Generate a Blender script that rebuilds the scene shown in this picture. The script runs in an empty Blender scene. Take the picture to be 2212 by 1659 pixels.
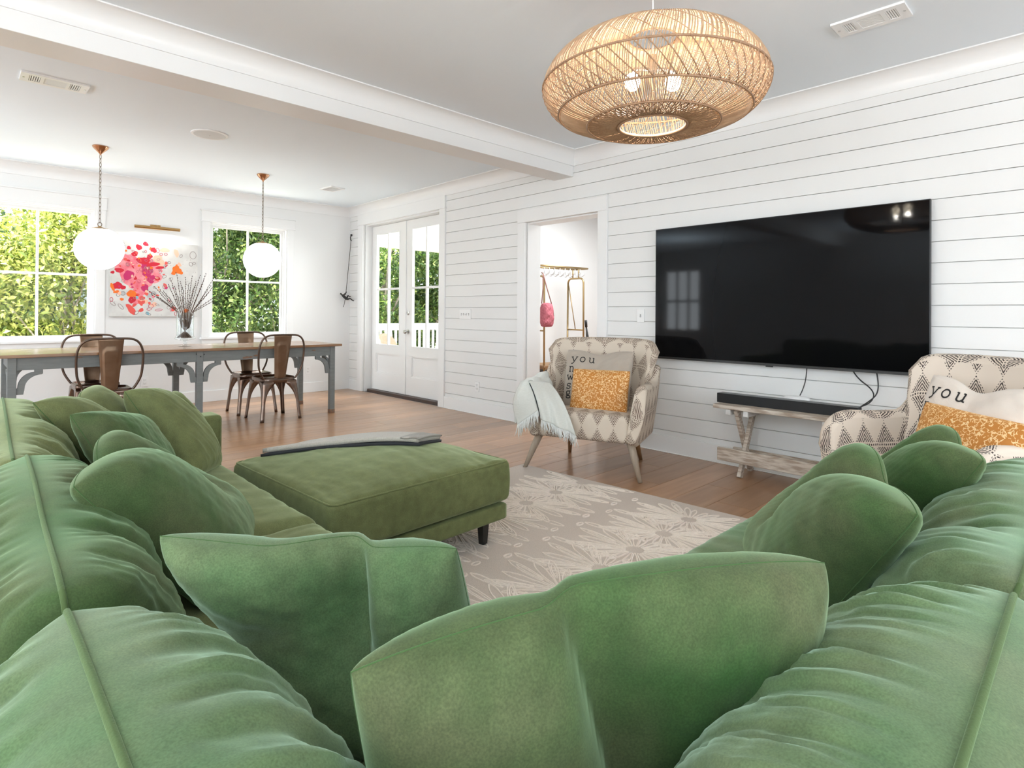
import bpy, bmesh, math, random
import numpy as np
from mathutils import Vector, Matrix

rng = random.Random(7)
C = bpy.context.scene.collection
sc = bpy.context.scene
PI = math.pi

# ------------------------------------------------------------------ camera, world, light, exposure
W, D, H = 4.373, 8.136, 2.75          # shiplap wall plane x, window wall plane y, ceiling height
CAM = Vector((0, 0, 1.17)); TH, ROLL, PITCH = 0.7667, 0.0067, -0.0054
F = Vector((math.sin(TH), math.cos(TH), 0)); R = Vector((math.cos(TH), -math.sin(TH), 0)); U = Vector((0, 0, 1))
F2 = F * math.cos(PITCH) - U * math.sin(PITCH); U2 = U * math.cos(PITCH) + F * math.sin(PITCH)
R3 = R * math.cos(ROLL) + U2 * math.sin(ROLL); U3 = U2 * math.cos(ROLL) - R * math.sin(ROLL)
cd = bpy.data.cameras.new('camera'); cam = bpy.data.objects.new('camera', cd); C.objects.link(cam)
rot = Matrix((R3, U3, -F2)).transposed()
cam.matrix_world = Matrix.Translation(CAM) @ rot.to_4x4()
cd.sensor_fit = 'HORIZONTAL'; cd.sensor_width = 36.0; cd.lens = 1251.2 / 2212 * 36.0
cd.shift_y = -(829.5 - 669.9) / 2212; cd.clip_start = 0.02
sc.camera = cam

wd = bpy.data.worlds.new('sky'); sc.world = wd; wd.use_nodes = True
bg = wd.node_tree.nodes['Background']; bg.inputs[0].default_value = (0.86, 0.93, 1.0, 1); bg.inputs[1].default_value = 4.5

def light(name, kind, loc, energy, col=(1, 1, 1), rot=(0, 0, 0), **kw):
    l = bpy.data.lights.new(name, kind); l.energy = energy; l.color = col
    for k, v in kw.items(): setattr(l, k, v)
    o = bpy.data.objects.new(name, l); o.location = loc; o.rotation_euler = rot; C.objects.link(o); return o
sun = light('sun', 'SUN', (0, 0, 20), 28.0, (1, 0.95, 0.85), angle=0.01)
sun.rotation_euler = Vector((-0.50, -0.10, 0.86)).to_track_quat('Z', 'Y').to_euler()
# daylight entering through the windows behind and beside the camera
light('daylight_front', 'AREA', (0.4, -4.12, 1.6), 150, (0.88, 0.95, 1.0), (-PI / 2, 0, PI), shape='RECTANGLE', size=6.4, size_y=1.5)
light('daylight_left', 'AREA', (-4.62, -0.55, 1.45), 185, (0.88, 0.95, 1.0), (0, -PI / 2, 0), shape='RECTANGLE', size=1.7, size_y=5.7)
# unseen uplights added behind and left of the camera to brighten the ceiling
for x_, y_, e_ in ((-1.6, -1.4, 120), (-2.9, 2.6, 75), (-2.3, 6.3, 120)):
    light('ceiling_fill_uplight', 'AREA', (x_, y_, 1.85), e_, (0.77, 0.905, 1.0), (PI, 0, 0), shape='DISK', size=0.9)
light('daylight_dining', 'AREA', (-4.62, 7.5, 1.55), 45, (0.88, 0.95, 1.0), (0, -PI / 2, 0), shape='RECTANGLE', size=1.5, size_y=1.0)
# added unseen area lights outside windows and porch doors, brightening the dining floor
for n_, p_, d_, e_, sx_ in (('window_fill_light', (0.65, 9.15, 3.05), (0.15, -1, -0.95), 125, 1.3), ('window_fill_light', (2.9, 9.15, 3.05), (0.0, -1, -0.95), 125, 1.3), ('door_fill_light', (5.35, 6.8, 2.66), (-1, -0.05, -0.95), 165, 1.7)):
    light(n_, 'AREA', p_, e_, (0.97, 0.98, 1.0), Vector(d_).to_track_quat('-Z', 'Z').to_euler(), shape='RECTANGLE', size=sx_, size_y=0.5)
sc.view_settings.view_transform = 'Standard'; sc.view_settings.look = 'None'
sc.view_settings.gamma = 1; sc.view_settings.use_curve_mapping = False
sc.view_settings.exposure = -0.03

# ------------------------------------------------------------------ materials
MATS = {}
def nd(nt, t, **kw):
    n = nt.nodes.new(t)
    for k, v in kw.items():
        if k in ('inp',):
            for i, x in v.items(): n.inputs[i].default_value = x
        else: setattr(n, k, v)
    return n
def mat(name, col, rough=0.5, metal=0.0, sheen=0.0, sheen_tint=(1, 1, 1), bump=None, vary=None, coords='Object', stretch=(1, 1, 1), emit=0.0, spec=0.5, coat=0.0, alpha=None, rnd=0.0, emit_col=None, sheen_rough=0.4):
    """Principled material; vary=(scale, colour2, contrast) noise mix, bump=(scale, strength), rnd=per-object brightness spread."""
    m = bpy.data.materials.new(name); m.use_nodes = True; nt = m.node_tree; b = nt.nodes['Principled BSDF']
    b.inputs['Base Color'].default_value = (*col, 1); b.inputs['Roughness'].default_value = rough; b.inputs['Metallic'].default_value = metal
    b.inputs['Specular IOR Level'].default_value = spec
    if coat: b.inputs['Coat Weight'].default_value = coat; b.inputs['Coat Roughness'].default_value = 0.16
    if sheen:
        b.inputs['Sheen Weight'].default_value = sheen; b.inputs['Sheen Roughness'].default_value = sheen_rough; b.inputs['Sheen Tint'].default_value = (*sheen_tint, 1)
    if emit:
        b.inputs['Emission Color'].default_value = (*(emit_col or col), 1); b.inputs['Emission Strength'].default_value = emit
    if vary or bump:
        tc = nd(nt, 'ShaderNodeTexCoord'); mp = nd(nt, 'ShaderNodeMapping'); mp.inputs['Scale'].default_value = stretch
        nt.links.new(tc.outputs[coords], mp.inputs[0])
        oi = nd(nt, 'ShaderNodeObjectInfo'); ml = nd(nt, 'ShaderNodeVectorMath', operation='MULTIPLY_ADD')
        nt.links.new(oi.outputs['Random'], ml.inputs[0]); ml.inputs[1].default_value = (37, 17, 23); nt.links.new(mp.outputs[0], ml.inputs[2])
        vec = ml.outputs[0]
    last = None
    if vary:
        sc_, c2, con = vary
        n = nd(nt, 'ShaderNodeTexNoise'); n.inputs['Scale'].default_value = sc_; n.inputs['Detail'].default_value = 5
        nt.links.new(vec, n.inputs['Vector'])
        cr = nd(nt, 'ShaderNodeMapRange'); cr.inputs[1].default_value = 0.5 - con; cr.inputs[2].default_value = 0.5 + con
        nt.links.new(n.outputs[0], cr.inputs[0])
        mx = nd(nt, 'ShaderNodeMix', data_type='RGBA'); mx.inputs[6].default_value = (*col, 1); mx.inputs[7].default_value = (*c2, 1)
        nt.links.new(cr.outputs[0], mx.inputs[0]); last = mx.outputs[2]
    if name.startswith('velvet') and last:
        for sc2, lo, hi, dt in ((26, 0.86, 1.15, 6), (420, 0.82, 1.18, 2)):
            n3 = nd(nt, 'ShaderNodeTexNoise'); n3.inputs['Scale'].default_value = sc2; n3.inputs['Detail'].default_value = dt; nt.links.new(vec, n3.inputs['Vector'])
            mr3 = nd(nt, 'ShaderNodeMapRange'); mr3.inputs[1].default_value = 0.3; mr3.inputs[2].default_value = 0.7; mr3.inputs[3].default_value = lo; mr3.inputs[4].default_value = hi; nt.links.new(n3.outputs[0], mr3.inputs[0])
            h3 = nd(nt, 'ShaderNodeHueSaturation'); nt.links.new(mr3.outputs[0], h3.inputs['Value']); nt.links.new(last, h3.inputs['Color']); last = h3.outputs[0]
    if rnd:
        oi2 = nd(nt, 'ShaderNodeObjectInfo'); mr = nd(nt, 'ShaderNodeMapRange'); mr.inputs[3].default_value = 1 - rnd; mr.inputs[4].default_value = 1 + rnd
        nt.links.new(oi2.outputs['Random'], mr.inputs[0]); hs = nd(nt, 'ShaderNodeHueSaturation'); nt.links.new(mr.outputs[0], hs.inputs['Value'])
        if last: nt.links.new(last, hs.inputs['Color'])
        else: hs.inputs['Color'].default_value = (*col, 1)
        last = hs.outputs[0]
    if last: nt.links.new(last, b.inputs['Base Color'])
    if bump:
        n2 = nd(nt, 'ShaderNodeTexNoise'); n2.inputs['Scale'].default_value = bump[0]; n2.inputs['Detail'].default_value = 4
        nt.links.new(vec, n2.inputs['Vector']); bp = nd(nt, 'ShaderNodeBump'); bp.inputs['Strength'].default_value = bump[1]; bp.inputs['Distance'].default_value = 0.01
        nt.links.new(n2.outputs[0], bp.inputs['Height']); nt.links.new(bp.outputs[0], b.inputs['Normal'])
    MATS[name] = m; return m

white = mat('white_paint', (0.80, 0.80, 0.79), 0.45, bump=(90, 0.03))
shiplap = mat('shiplap_paint', (0.78, 0.78, 0.765), 0.42, bump=(60, 0.04), rnd=0.012)
ceil_m = mat('ceiling_paint', (0.815, 0.880, 0.930), 0.7, bump=(120, 0.03))
trim_m = mat('trim_paint', (0.82, 0.82, 0.81), 0.3)
backing = mat('backing_primer', (0.62, 0.61, 0.60), 0.8, vary=(9, (0.58, 0.57, 0.56), 0.2))
oak = mat('oak_plank', (0.41, 0.222, 0.112), 0.34, spec=0.5, coat=0.40, vary=(2.2, (0.30, 0.152, 0.073), 0.22), stretch=(0.9, 9, 9), bump=(7, 0.015), rnd=0.16)
velvet_olive = mat('velvet_olive', (0.112, 0.126, 0.050), 0.8, sheen=0.55, sheen_tint=(0.72, 0.85, 0.52), vary=(3.0, (0.150, 0.170, 0.070), 0.25), bump=(240, 0.05), spec=0.15, rnd=0.05)
velvet_green = mat('velvet_green', (0.030, 0.082, 0.020), 0.8, sheen=0.50, sheen_tint=(0.60, 0.85, 0.52), vary=(4.5, (0.092, 0.100, 0.048), 0.20), bump=(700, 0.03), spec=0.15, rnd=0.04)
velvet_mint = mat('velvet_mint', (0.074, 0.148, 0.057), 0.8, sheen=0.52, sheen_tint=(0.68, 0.92, 0.68), vary=(5, (0.130, 0.150, 0.078), 0.22), bump=(700, 0.03), spec=0.15, rnd=0.04)
velvet_seam = mat('velvet_seam', (0.075, 0.115, 0.042), 0.8, sheen=0.35, sheen_tint=(0.6, 0.8, 0.5), bump=(300, 0.1), spec=0.15)
velvet_rim = mat('velvet_edge_seam', (0.055, 0.105, 0.036), 0.9, bump=(300, 0.1), spec=0.1, sheen=0.3, sheen_tint=(0.6, 0.85, 0.5))
black_foot = mat('black_wood', (0.012, 0.011, 0.010), 0.4, bump=(50, 0.03))
brass = mat('brass', (0.52, 0.33, 0.14), 0.28, 1.0, vary=(20, (0.42, 0.25, 0.10), 0.3))
copper = mat('copper', (0.62, 0.36, 0.22), 0.16, 1.0, vary=(15, (0.50, 0.27, 0.15), 0.3))
chain_m = mat('chain_metal', (0.30, 0.24, 0.19), 0.35, 1.0, vary=(60, (0.2, 0.16, 0.12), 0.3))
globe_m = mat('opal_glass', (0.9, 0.9, 0.89), 0.2, emit=5.0, emit_col=(1, 0.985, 0.96))
gun = mat('gunmetal', (0.22, 0.185, 0.165), 0.26, 0.95, vary=(14, (0.20, 0.115, 0.075), 0.25), bump=(30, 0.04))
bronze = mat('bronze_splat', (0.25, 0.175, 0.12), 0.38, 0.9, vary=(9, (0.19, 0.115, 0.07), 0.25), bump=(60, 0.04))
darkmetal = mat('dark_tube', (0.10, 0.085, 0.075), 0.35, 0.9, vary=(25, (0.15, 0.09, 0.06), 0.3))
grey_wood = mat('grey_painted_wood', (0.195, 0.21, 0.205), 0.55, vary=(9, (0.155, 0.168, 0.166), 0.25), stretch=(1, 6, 6), bump=(30, 0.12))
worn = mat('worn_wood', (0.27, 0.125, 0.06), 0.6, vary=(40, (0.15, 0.115, 0.09), 0.12))
table_wood = mat('table_top_wood', (0.30, 0.160, 0.075), 0.22, spec=0.8, vary=(3, (0.17, 0.085, 0.04), 0.25), stretch=(1.2, 12, 12), bump=(20, 0.05), rnd=0.12)
grayleg = mat('greyed_oak_leg', (0.38, 0.30, 0.225), 0.5, vary=(6, (0.28, 0.225, 0.17), 0.25), stretch=(8, 8, 1))
tanleg = mat('brown_leg', (0.30, 0.17, 0.075), 0.45, vary=(6, (0.22, 0.12, 0.055), 0.25), stretch=(8, 8, 1))
wash = mat('whitewashed_wood', (0.60, 0.53, 0.45), 0.65, vary=(7, (0.36, 0.28, 0.215), 0.10), stretch=(9, 1.3, 9), bump=(30, 0.15))
pegm = mat('white_peg', (0.72, 0.71, 0.69), 0.6, vary=(20, (0.6, 0.58, 0.54), 0.2))
blk = mat('black_plastic', (0.010, 0.010, 0.011), 0.35)
blkcloth = mat('black_speaker_cloth', (0.012, 0.012, 0.013), 0.75, bump=(300, 0.1))
cable_m = mat('black_cable', (0.015, 0.015, 0.016), 0.45)
wplastic = mat('white_plastic', (0.83, 0.83, 0.82), 0.3)
slotm = mat('slot_dark', (0.05, 0.05, 0.05), 0.6)
grille = mat('vent_dark', (0.10, 0.10, 0.10), 0.7)
nickel = mat('satin_nickel', (0.55, 0.54, 0.52), 0.25, 1.0)
threshold = mat('dark_threshold', (0.045, 0.032, 0.026), 0.45, vary=(12, (0.08, 0.04, 0.03), 0.2))
iron = mat('black_iron', (0.012, 0.011, 0.010), 0.5, bump=(40, 0.1))
rope_m = mat('rope', (0.07, 0.06, 0.05), 0.8, bump=(200, 0.2))
rattan = mat('rattan', (0.60, 0.42, 0.27), 0.55, vary=(14, (0.42, 0.265, 0.155), 0.22), coords='Object')
rattan_rim = mat('rattan_rim', (0.42, 0.26, 0.15), 0.55, vary=(25, (0.28, 0.16, 0.09), 0.25))
bulb_m = mat('bulb_glow', (1, 0.88, 0.68), 0.3, emit=60.0)
rug_m = mat('rug_pile', (0.63, 0.525, 0.435), 0.95, vary=(160, (0.42, 0.355, 0.30), 0.25), bump=(300, 0.4), sheen=0.2, stretch=(1, 2.2, 1))
rug_w = mat('rug_raised_cream', (0.81, 0.715, 0.62), 0.95, vary=(60, (0.70, 0.61, 0.53), 0.25), bump=(300, 0.35), sheen=0.2)
throw_m = mat('pale_throw', (0.73, 0.735, 0.68), 0.9, vary=(60, (0.64, 0.65, 0.59), 0.3), bump=(220, 0.4), stretch=(1, 1, 4), sheen=0.3)
fringe_m = mat('throw_fringe', (0.76, 0.77, 0.74), 0.9)
graythrow = mat('grey_blanket', (0.56, 0.53, 0.465), 0.95, vary=(180, (0.42, 0.39, 0.335), 0.25), bump=(320, 0.5), sheen=0.3)
darkthrow = mat('charcoal_blanket_underside', (0.030, 0.032, 0.037), 0.95, bump=(320, 0.4))
band_m = mat('dark_grey_blanket_band', (0.34, 0.315, 0.27), 0.95, vary=(160, (0.25, 0.23, 0.195), 0.25), bump=(320, 0.5), sheen=0.3)
linen = mat('taupe_linen', (0.43, 0.365, 0.30), 0.9, vary=(5, (0.38, 0.325, 0.27), 0.25), bump=(350, 0.25), sheen=0.2)
linen_pale = mat('pale_linen', (0.74, 0.66, 0.58), 0.9, vary=(5, (0.68, 0.60, 0.53), 0.25), bump=(350, 0.2), sheen=0.2)
ink = mat('black_print', (0.018, 0.016, 0.015), 0.9)
canvas_m = mat('painted_canvas', (0.72, 0.71, 0.68), 0.8, vary=(9, (0.58, 0.575, 0.55), 0.2), bump=(200, 0.1))
twig = mat('brown_twig', (0.085, 0.05, 0.032), 0.7, vary=(40, (0.14, 0.075, 0.045), 0.3))
bud_m = mat('dark_bud', (0.06, 0.04, 0.035), 0.6)
porchw = mat('porch_white', (0.86, 0.85, 0.82), 0.5)
porchc = mat('porch_cream', (0.80, 0.75, 0.66), 0.6)
deck = mat('porch_deck_grey', (0.33, 0.32, 0.31), 0.6, vary=(8, (0.27, 0.26, 0.25), 0.2))
wicker = mat('tan_wicker', (0.56, 0.43, 0.31), 0.7, bump=(160, 0.5), vary=(80, (0.42, 0.30, 0.2), 0.3))
bark = mat('bark', (0.17, 0.135, 0.10), 0.9, vary=(20, (0.30, 0.26, 0.21), 0.2), bump=(30, 0.4))
bounce_patio_m = mat('pale_concrete', (0.78, 0.76, 0.72), 0.9, vary=(8, (0.7, 0.68, 0.64), 0.2))
soil = mat('pale_gravel', (0.36, 0.33, 0.27), 0.95, vary=(60, (0.36, 0.33, 0.28), 0.25), bump=(80, 0.5))
siding_m = mat('pale_blue_siding', (0.58, 0.67, 0.76), 0.6, vary=(6, (0.54, 0.63, 0.72), 0.2))
fence_m = mat('brown_fence_board', (0.20, 0.13, 0.085), 0.8, vary=(6, (0.14, 0.09, 0.06), 0.25), stretch=(6, 6, 1), rnd=0.1)
pinkbag = mat('pink_woven', (0.62, 0.20, 0.24), 0.85, vary=(70, (0.42, 0.09, 0.12), 0.2), bump=(120, 0.5))
strap_m = mat('brown_strap', (0.32, 0.15, 0.12), 0.7)
benchwood = mat('slat_bench_wood', (0.42, 0.26, 0.13), 0.5, vary=(5, (0.27, 0.155, 0.075), 0.2), stretch=(1, 8, 8), rnd=0.1)
boxwood = mat('brown_box_wood', (0.15, 0.055, 0.025), 0.55, vary=(6, (0.09, 0.035, 0.018), 0.25))
gold = mat('gold_tube', (0.50, 0.36, 0.18), 0.35, 0.85, vary=(10, (0.40, 0.28, 0.13), 0.3))
grey_panel = mat('grey_mudroom_panel', (0.30, 0.32, 0.335), 0.7)  # even grey of the hall tree's back panel

def mix_shader(name, kind):
    m = bpy.data.materials.new(name); m.use_nodes = True; nt = m.node_tree; nt.nodes.clear()
    out = nd(nt, 'ShaderNodeOutputMaterial'); mx = nd(nt, 'ShaderNodeMixShader')
    nt.links.new(mx.outputs[0], out.inputs[0])
    if kind == 'pane':
        a = nd(nt, 'ShaderNodeBsdfTransparent'); a.inputs[0].default_value = (0.97, 0.985, 0.98, 1)
        g = nd(nt, 'ShaderNodeBsdfGlossy'); g.inputs['Roughness'].default_value = 0.02
        mx.inputs[0].default_value = 0.004; nt.links.new(a.outputs[0], mx.inputs[1]); nt.links.new(g.outputs[0], mx.inputs[2])
    return m
pane_m = mix_shader('window_glass', 'pane')
def vase_glass():
    m = bpy.data.materials.new('clear_vase_glass'); m.use_nodes = True; nt = m.node_tree; nt.nodes.clear()
    out = nd(nt, 'ShaderNodeOutputMaterial'); mx = nd(nt, 'ShaderNodeMixShader'); lw = nd(nt, 'ShaderNodeLayerWeight'); lw.inputs[0].default_value = 0.25; fr = nd(nt, 'ShaderNodeMath', operation='MULTIPLY_ADD'); nt.links.new(lw.outputs['Facing'], fr.inputs[0]); fr.inputs[1].default_value = 0.45; fr.inputs[2].default_value = 0.03
    a = nd(nt, 'ShaderNodeBsdfTransparent'); a.inputs[0].default_value = (0.93, 0.95, 0.95, 1)
    g = nd(nt, 'ShaderNodeBsdfGlossy'); g.inputs['Roughness'].default_value = 0.03
    nt.links.new(fr.outputs[0], mx.inputs[0]); nt.links.new(a.outputs[0], mx.inputs[1]); nt.links.new(g.outputs[0], mx.inputs[2]); nt.links.new(mx.outputs[0], out.inputs[0])
    return m
vglass = vase_glass()
def leaf_mat(name, c1, c2, c3):
    m = bpy.data.materials.new(name); m.use_nodes = True; nt = m.node_tree; nt.nodes.clear()
    out = nd(nt, 'ShaderNodeOutputMaterial'); geo = nd(nt, 'ShaderNodeNewGeometry'); cr = nd(nt, 'ShaderNodeValToRGB')
    e = cr.color_ramp.elements; e[0].color = (*c1, 1); e[1].color = (*c3, 1); x = e.new(0.55); x.color = (*c2, 1)
    nt.links.new(geo.outputs['Random Per Island'], cr.inputs[0])
    d = nd(nt, 'ShaderNodeBsdfPrincipled'); d.inputs['Roughness'].default_value = 0.35; nt.links.new(cr.outputs[0], d.inputs['Base Color'])
    t = nd(nt, 'ShaderNodeBsdfTranslucent'); hs = nd(nt, 'ShaderNodeHueSaturation'); hs.inputs['Value'].default_value = 1.7; hs.inputs['Saturation'].default_value = 1.1
    nt.links.new(cr.outputs[0], hs.inputs['Color']); nt.links.new(hs.outputs[0], t.inputs[0])
    mx = nd(nt, 'ShaderNodeMixShader'); mx.inputs[0].default_value = 0.35
    nt.links.new(d.outputs[0], mx.inputs[1]); nt.links.new(t.outputs[0], mx.inputs[2]); nt.links.new(mx.outputs[0], out.inputs[0])
    return m
leaf_bright = leaf_mat('bright_leaf', (0.07, 0.11, 0.02), (0.26, 0.30, 0.07), (0.62, 0.60, 0.22))
leaf_dark = leaf_mat('dark_leaf', (0.018, 0.045, 0.016), (0.04, 0.085, 0.03), (0.085, 0.125, 0.05))
leaf_mid = leaf_mat('mid_leaf', (0.03, 0.07, 0.018), (0.085, 0.14, 0.035), (0.25, 0.30, 0.10))

def math_n(nt, op, a, b=None, c=None):
    n = nd(nt, 'ShaderNodeMath', operation=op)
    for i, x in enumerate((a, b, c)):
        if x is None: continue
        if isinstance(x, (int, float)): n.inputs[i].default_value = x
        else: nt.links.new(x, n.inputs[i])
    return n.outputs[0]
def fabric_mat(name, cream, brown):
    """Cream upholstery printed with rows of nested triangles; uses the UV map in metres."""
    m = bpy.data.materials.new(name); m.use_nodes = True; nt = m.node_tree; b = nt.nodes['Principled BSDF']; b.inputs['Roughness'].default_value = 0.9
    b.inputs['Specular IOR Level'].default_value = 0.2
    uv = nd(nt, 'ShaderNodeUVMap'); nz = nd(nt, 'ShaderNodeTexNoise'); nz.inputs['Scale'].default_value = 45; nz.inputs['Detail'].default_value = 1
    nt.links.new(uv.outputs[0], nz.inputs['Vector'])
    add = nd(nt, 'ShaderNodeVectorMath', operation='MULTIPLY_ADD'); nt.links.new(nz.outputs[1], add.inputs[0]); add.inputs[1].default_value = (0.007, 0.007, 0); nt.links.new(uv.outputs[0], add.inputs[2])
    sp = nd(nt, 'ShaderNodeSeparateXYZ'); nt.links.new(add.outputs[0], sp.inputs[0])
    cw, ch = 0.118, 0.235
    x = math_n(nt, 'MULTIPLY', math_n(nt, 'ABSOLUTE', math_n(nt, 'SUBTRACT', math_n(nt, 'FRACT', math_n(nt, 'DIVIDE', sp.outputs[0], cw)), 0.5)), 2.0)
    yf = math_n(nt, 'DIVIDE', sp.outputs[1], ch); y = math_n(nt, 'FRACT', yf)
    yy = math_n(nt, 'MULTIPLY', math_n(nt, 'ABSOLUTE', math_n(nt, 'SUBTRACT', y, 0.5)), 2.0)   # 0 mid cell, 1 at ends
    d = math_n(nt, 'SUBTRACT', math_n(nt, 'MULTIPLY', yy, 1.08), x)      # >0 inside the paired triangles
    lines = math_n(nt, 'SINE', math_n(nt, 'MULTIPLY', d, 34.0))
    ring = math_n(nt, 'GREATER_THAN', lines, -0.1)
    ins = math_n(nt, 'GREATER_THAN', d, 0.02)
    dotn = math_n(nt, 'GREATER_THAN', math_n(nt, 'SINE', math_n(nt, 'MULTIPLY', sp.outputs[1], 480.0)), -0.1)
    edge = math_n(nt, 'LESS_THAN', d, 0.16)
    # dotted outline on the triangle edge, solid contour lines further in
    body = math_n(nt, 'MULTIPLY', ring, math_n(nt, 'MAXIMUM', math_n(nt, 'SUBTRACT', 1.0, edge), dotn))
    rowl = math_n(nt, 'MULTIPLY', math_n(nt, 'GREATER_THAN', yy, 0.955), math_n(nt, 'GREATER_THAN', math_n(nt, 'SINE', math_n(nt, 'MULTIPLY', sp.outputs[0], 520.0)), -0.2))
    low = math_n(nt, 'GREATER_THAN', yy, 0.90)
    fac = math_n(nt, 'ADD', math_n(nt, 'MULTIPLY', math_n(nt, 'MULTIPLY', body, ins), math_n(nt, 'SUBTRACT', 1.0, low)), rowl)
    nz2 = nd(nt, 'ShaderNodeTexNoise'); nz2.inputs['Scale'].default_value = 60; nt.links.new(uv.outputs[0], nz2.inputs['Vector'])
    wearf = nd(nt, 'ShaderNodeMapRange'); wearf.inputs[1].default_value = 0.3; wearf.inputs[2].default_value = 0.62; wearf.inputs[3].default_value = 0.75; nt.links.new(nz2.outputs[0], wearf.inputs[0])
    fac = math_n(nt, 'MULTIPLY', fac, wearf.outputs[0])
    mx = nd(nt, 'ShaderNodeMix', data_type='RGBA'); mx.inputs[6].default_value = (*cream, 1); mx.inputs[7].default_value = (*brown, 1)
    nt.links.new(fac, mx.inputs[0]); nt.links.new(mx.outputs[2], b.inputs['Base Color'])
    return m
fabric_a = fabric_mat('cream_brown_print', (0.62, 0.53, 0.43), (0.135, 0.085, 0.065))
fabric_b = fabric_mat('cream_black_print', (0.72, 0.62, 0.52), (0.055, 0.042, 0.040))

def spot_mat():
    m = bpy.data.materials.new('orange_spotted_velvet'); m.use_nodes = True; nt = m.node_tree; b = nt.nodes['Principled BSDF']; b.inputs['Roughness'].default_value = 0.6
    b.inputs['Sheen Weight'].default_value = 0.5; b.inputs['Sheen Tint'].default_value = (1, 0.7, 0.35, 1)
    tc = nd(nt, 'ShaderNodeTexCoord'); nz = nd(nt, 'ShaderNodeTexNoise'); nz.inputs['Scale'].default_value = 30; nt.links.new(tc.outputs['Object'], nz.inputs['Vector'])
    add = nd(nt, 'ShaderNodeVectorMath', operation='MULTIPLY_ADD'); nt.links.new(nz.outputs[1], add.inputs[0]); add.inputs[1].default_value = (0.030, 0.030, 0.030); nt.links.new(tc.outputs['Object'], add.inputs[2])
    v = nd(nt, 'ShaderNodeTexVoronoi', feature='DISTANCE_TO_EDGE'); v.inputs['Scale'].default_value = 62; nt.links.new(add.outputs[0], v.inputs['Vector'])
    n2 = nd(nt, 'ShaderNodeTexNoise'); n2.inputs['Scale'].default_value = 55; nt.links.new(tc.outputs['Object'], n2.inputs['Vector'])
    th = math_n(nt, 'MULTIPLY', math_n(nt, 'GREATER_THAN', n2.outputs[0], 0.46), 0.085)
    f = math_n(nt, 'LESS_THAN', v.outputs['Distance'], th)
    mx = nd(nt, 'ShaderNodeMix', data_type='RGBA'); mx.inputs[6].default_value = (0.50, 0.185, 0.022, 1); mx.inputs[7].default_value = (0.86, 0.60, 0.31, 1)
    nt.links.new(f, mx.inputs[0]); nt.links.new(mx.outputs[2], b.inputs['Base Color'])
    bp = nd(nt, 'ShaderNodeBump'); bp.inputs['Strength'].default_value = 0.5; bp.inputs['Distance'].default_value = 0.004; bp.invert = True
    nt.links.new(f, bp.inputs['Height']); nt.links.new(bp.outputs[0], b.inputs['Normal'])
    return m
spot = spot_mat()

def tv_mat():
    m = bpy.data.materials.new('tv_screen'); m.use_nodes = True; b = m.node_tree.nodes['Principled BSDF']
    b.inputs['Base Color'].default_value = (0.0035, 0.0035, 0.004, 1); b.inputs['Roughness'].default_value = 0.05; b.inputs['Specular IOR Level'].default_value = 0.13
    return m
tv_m = tv_mat()

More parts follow.
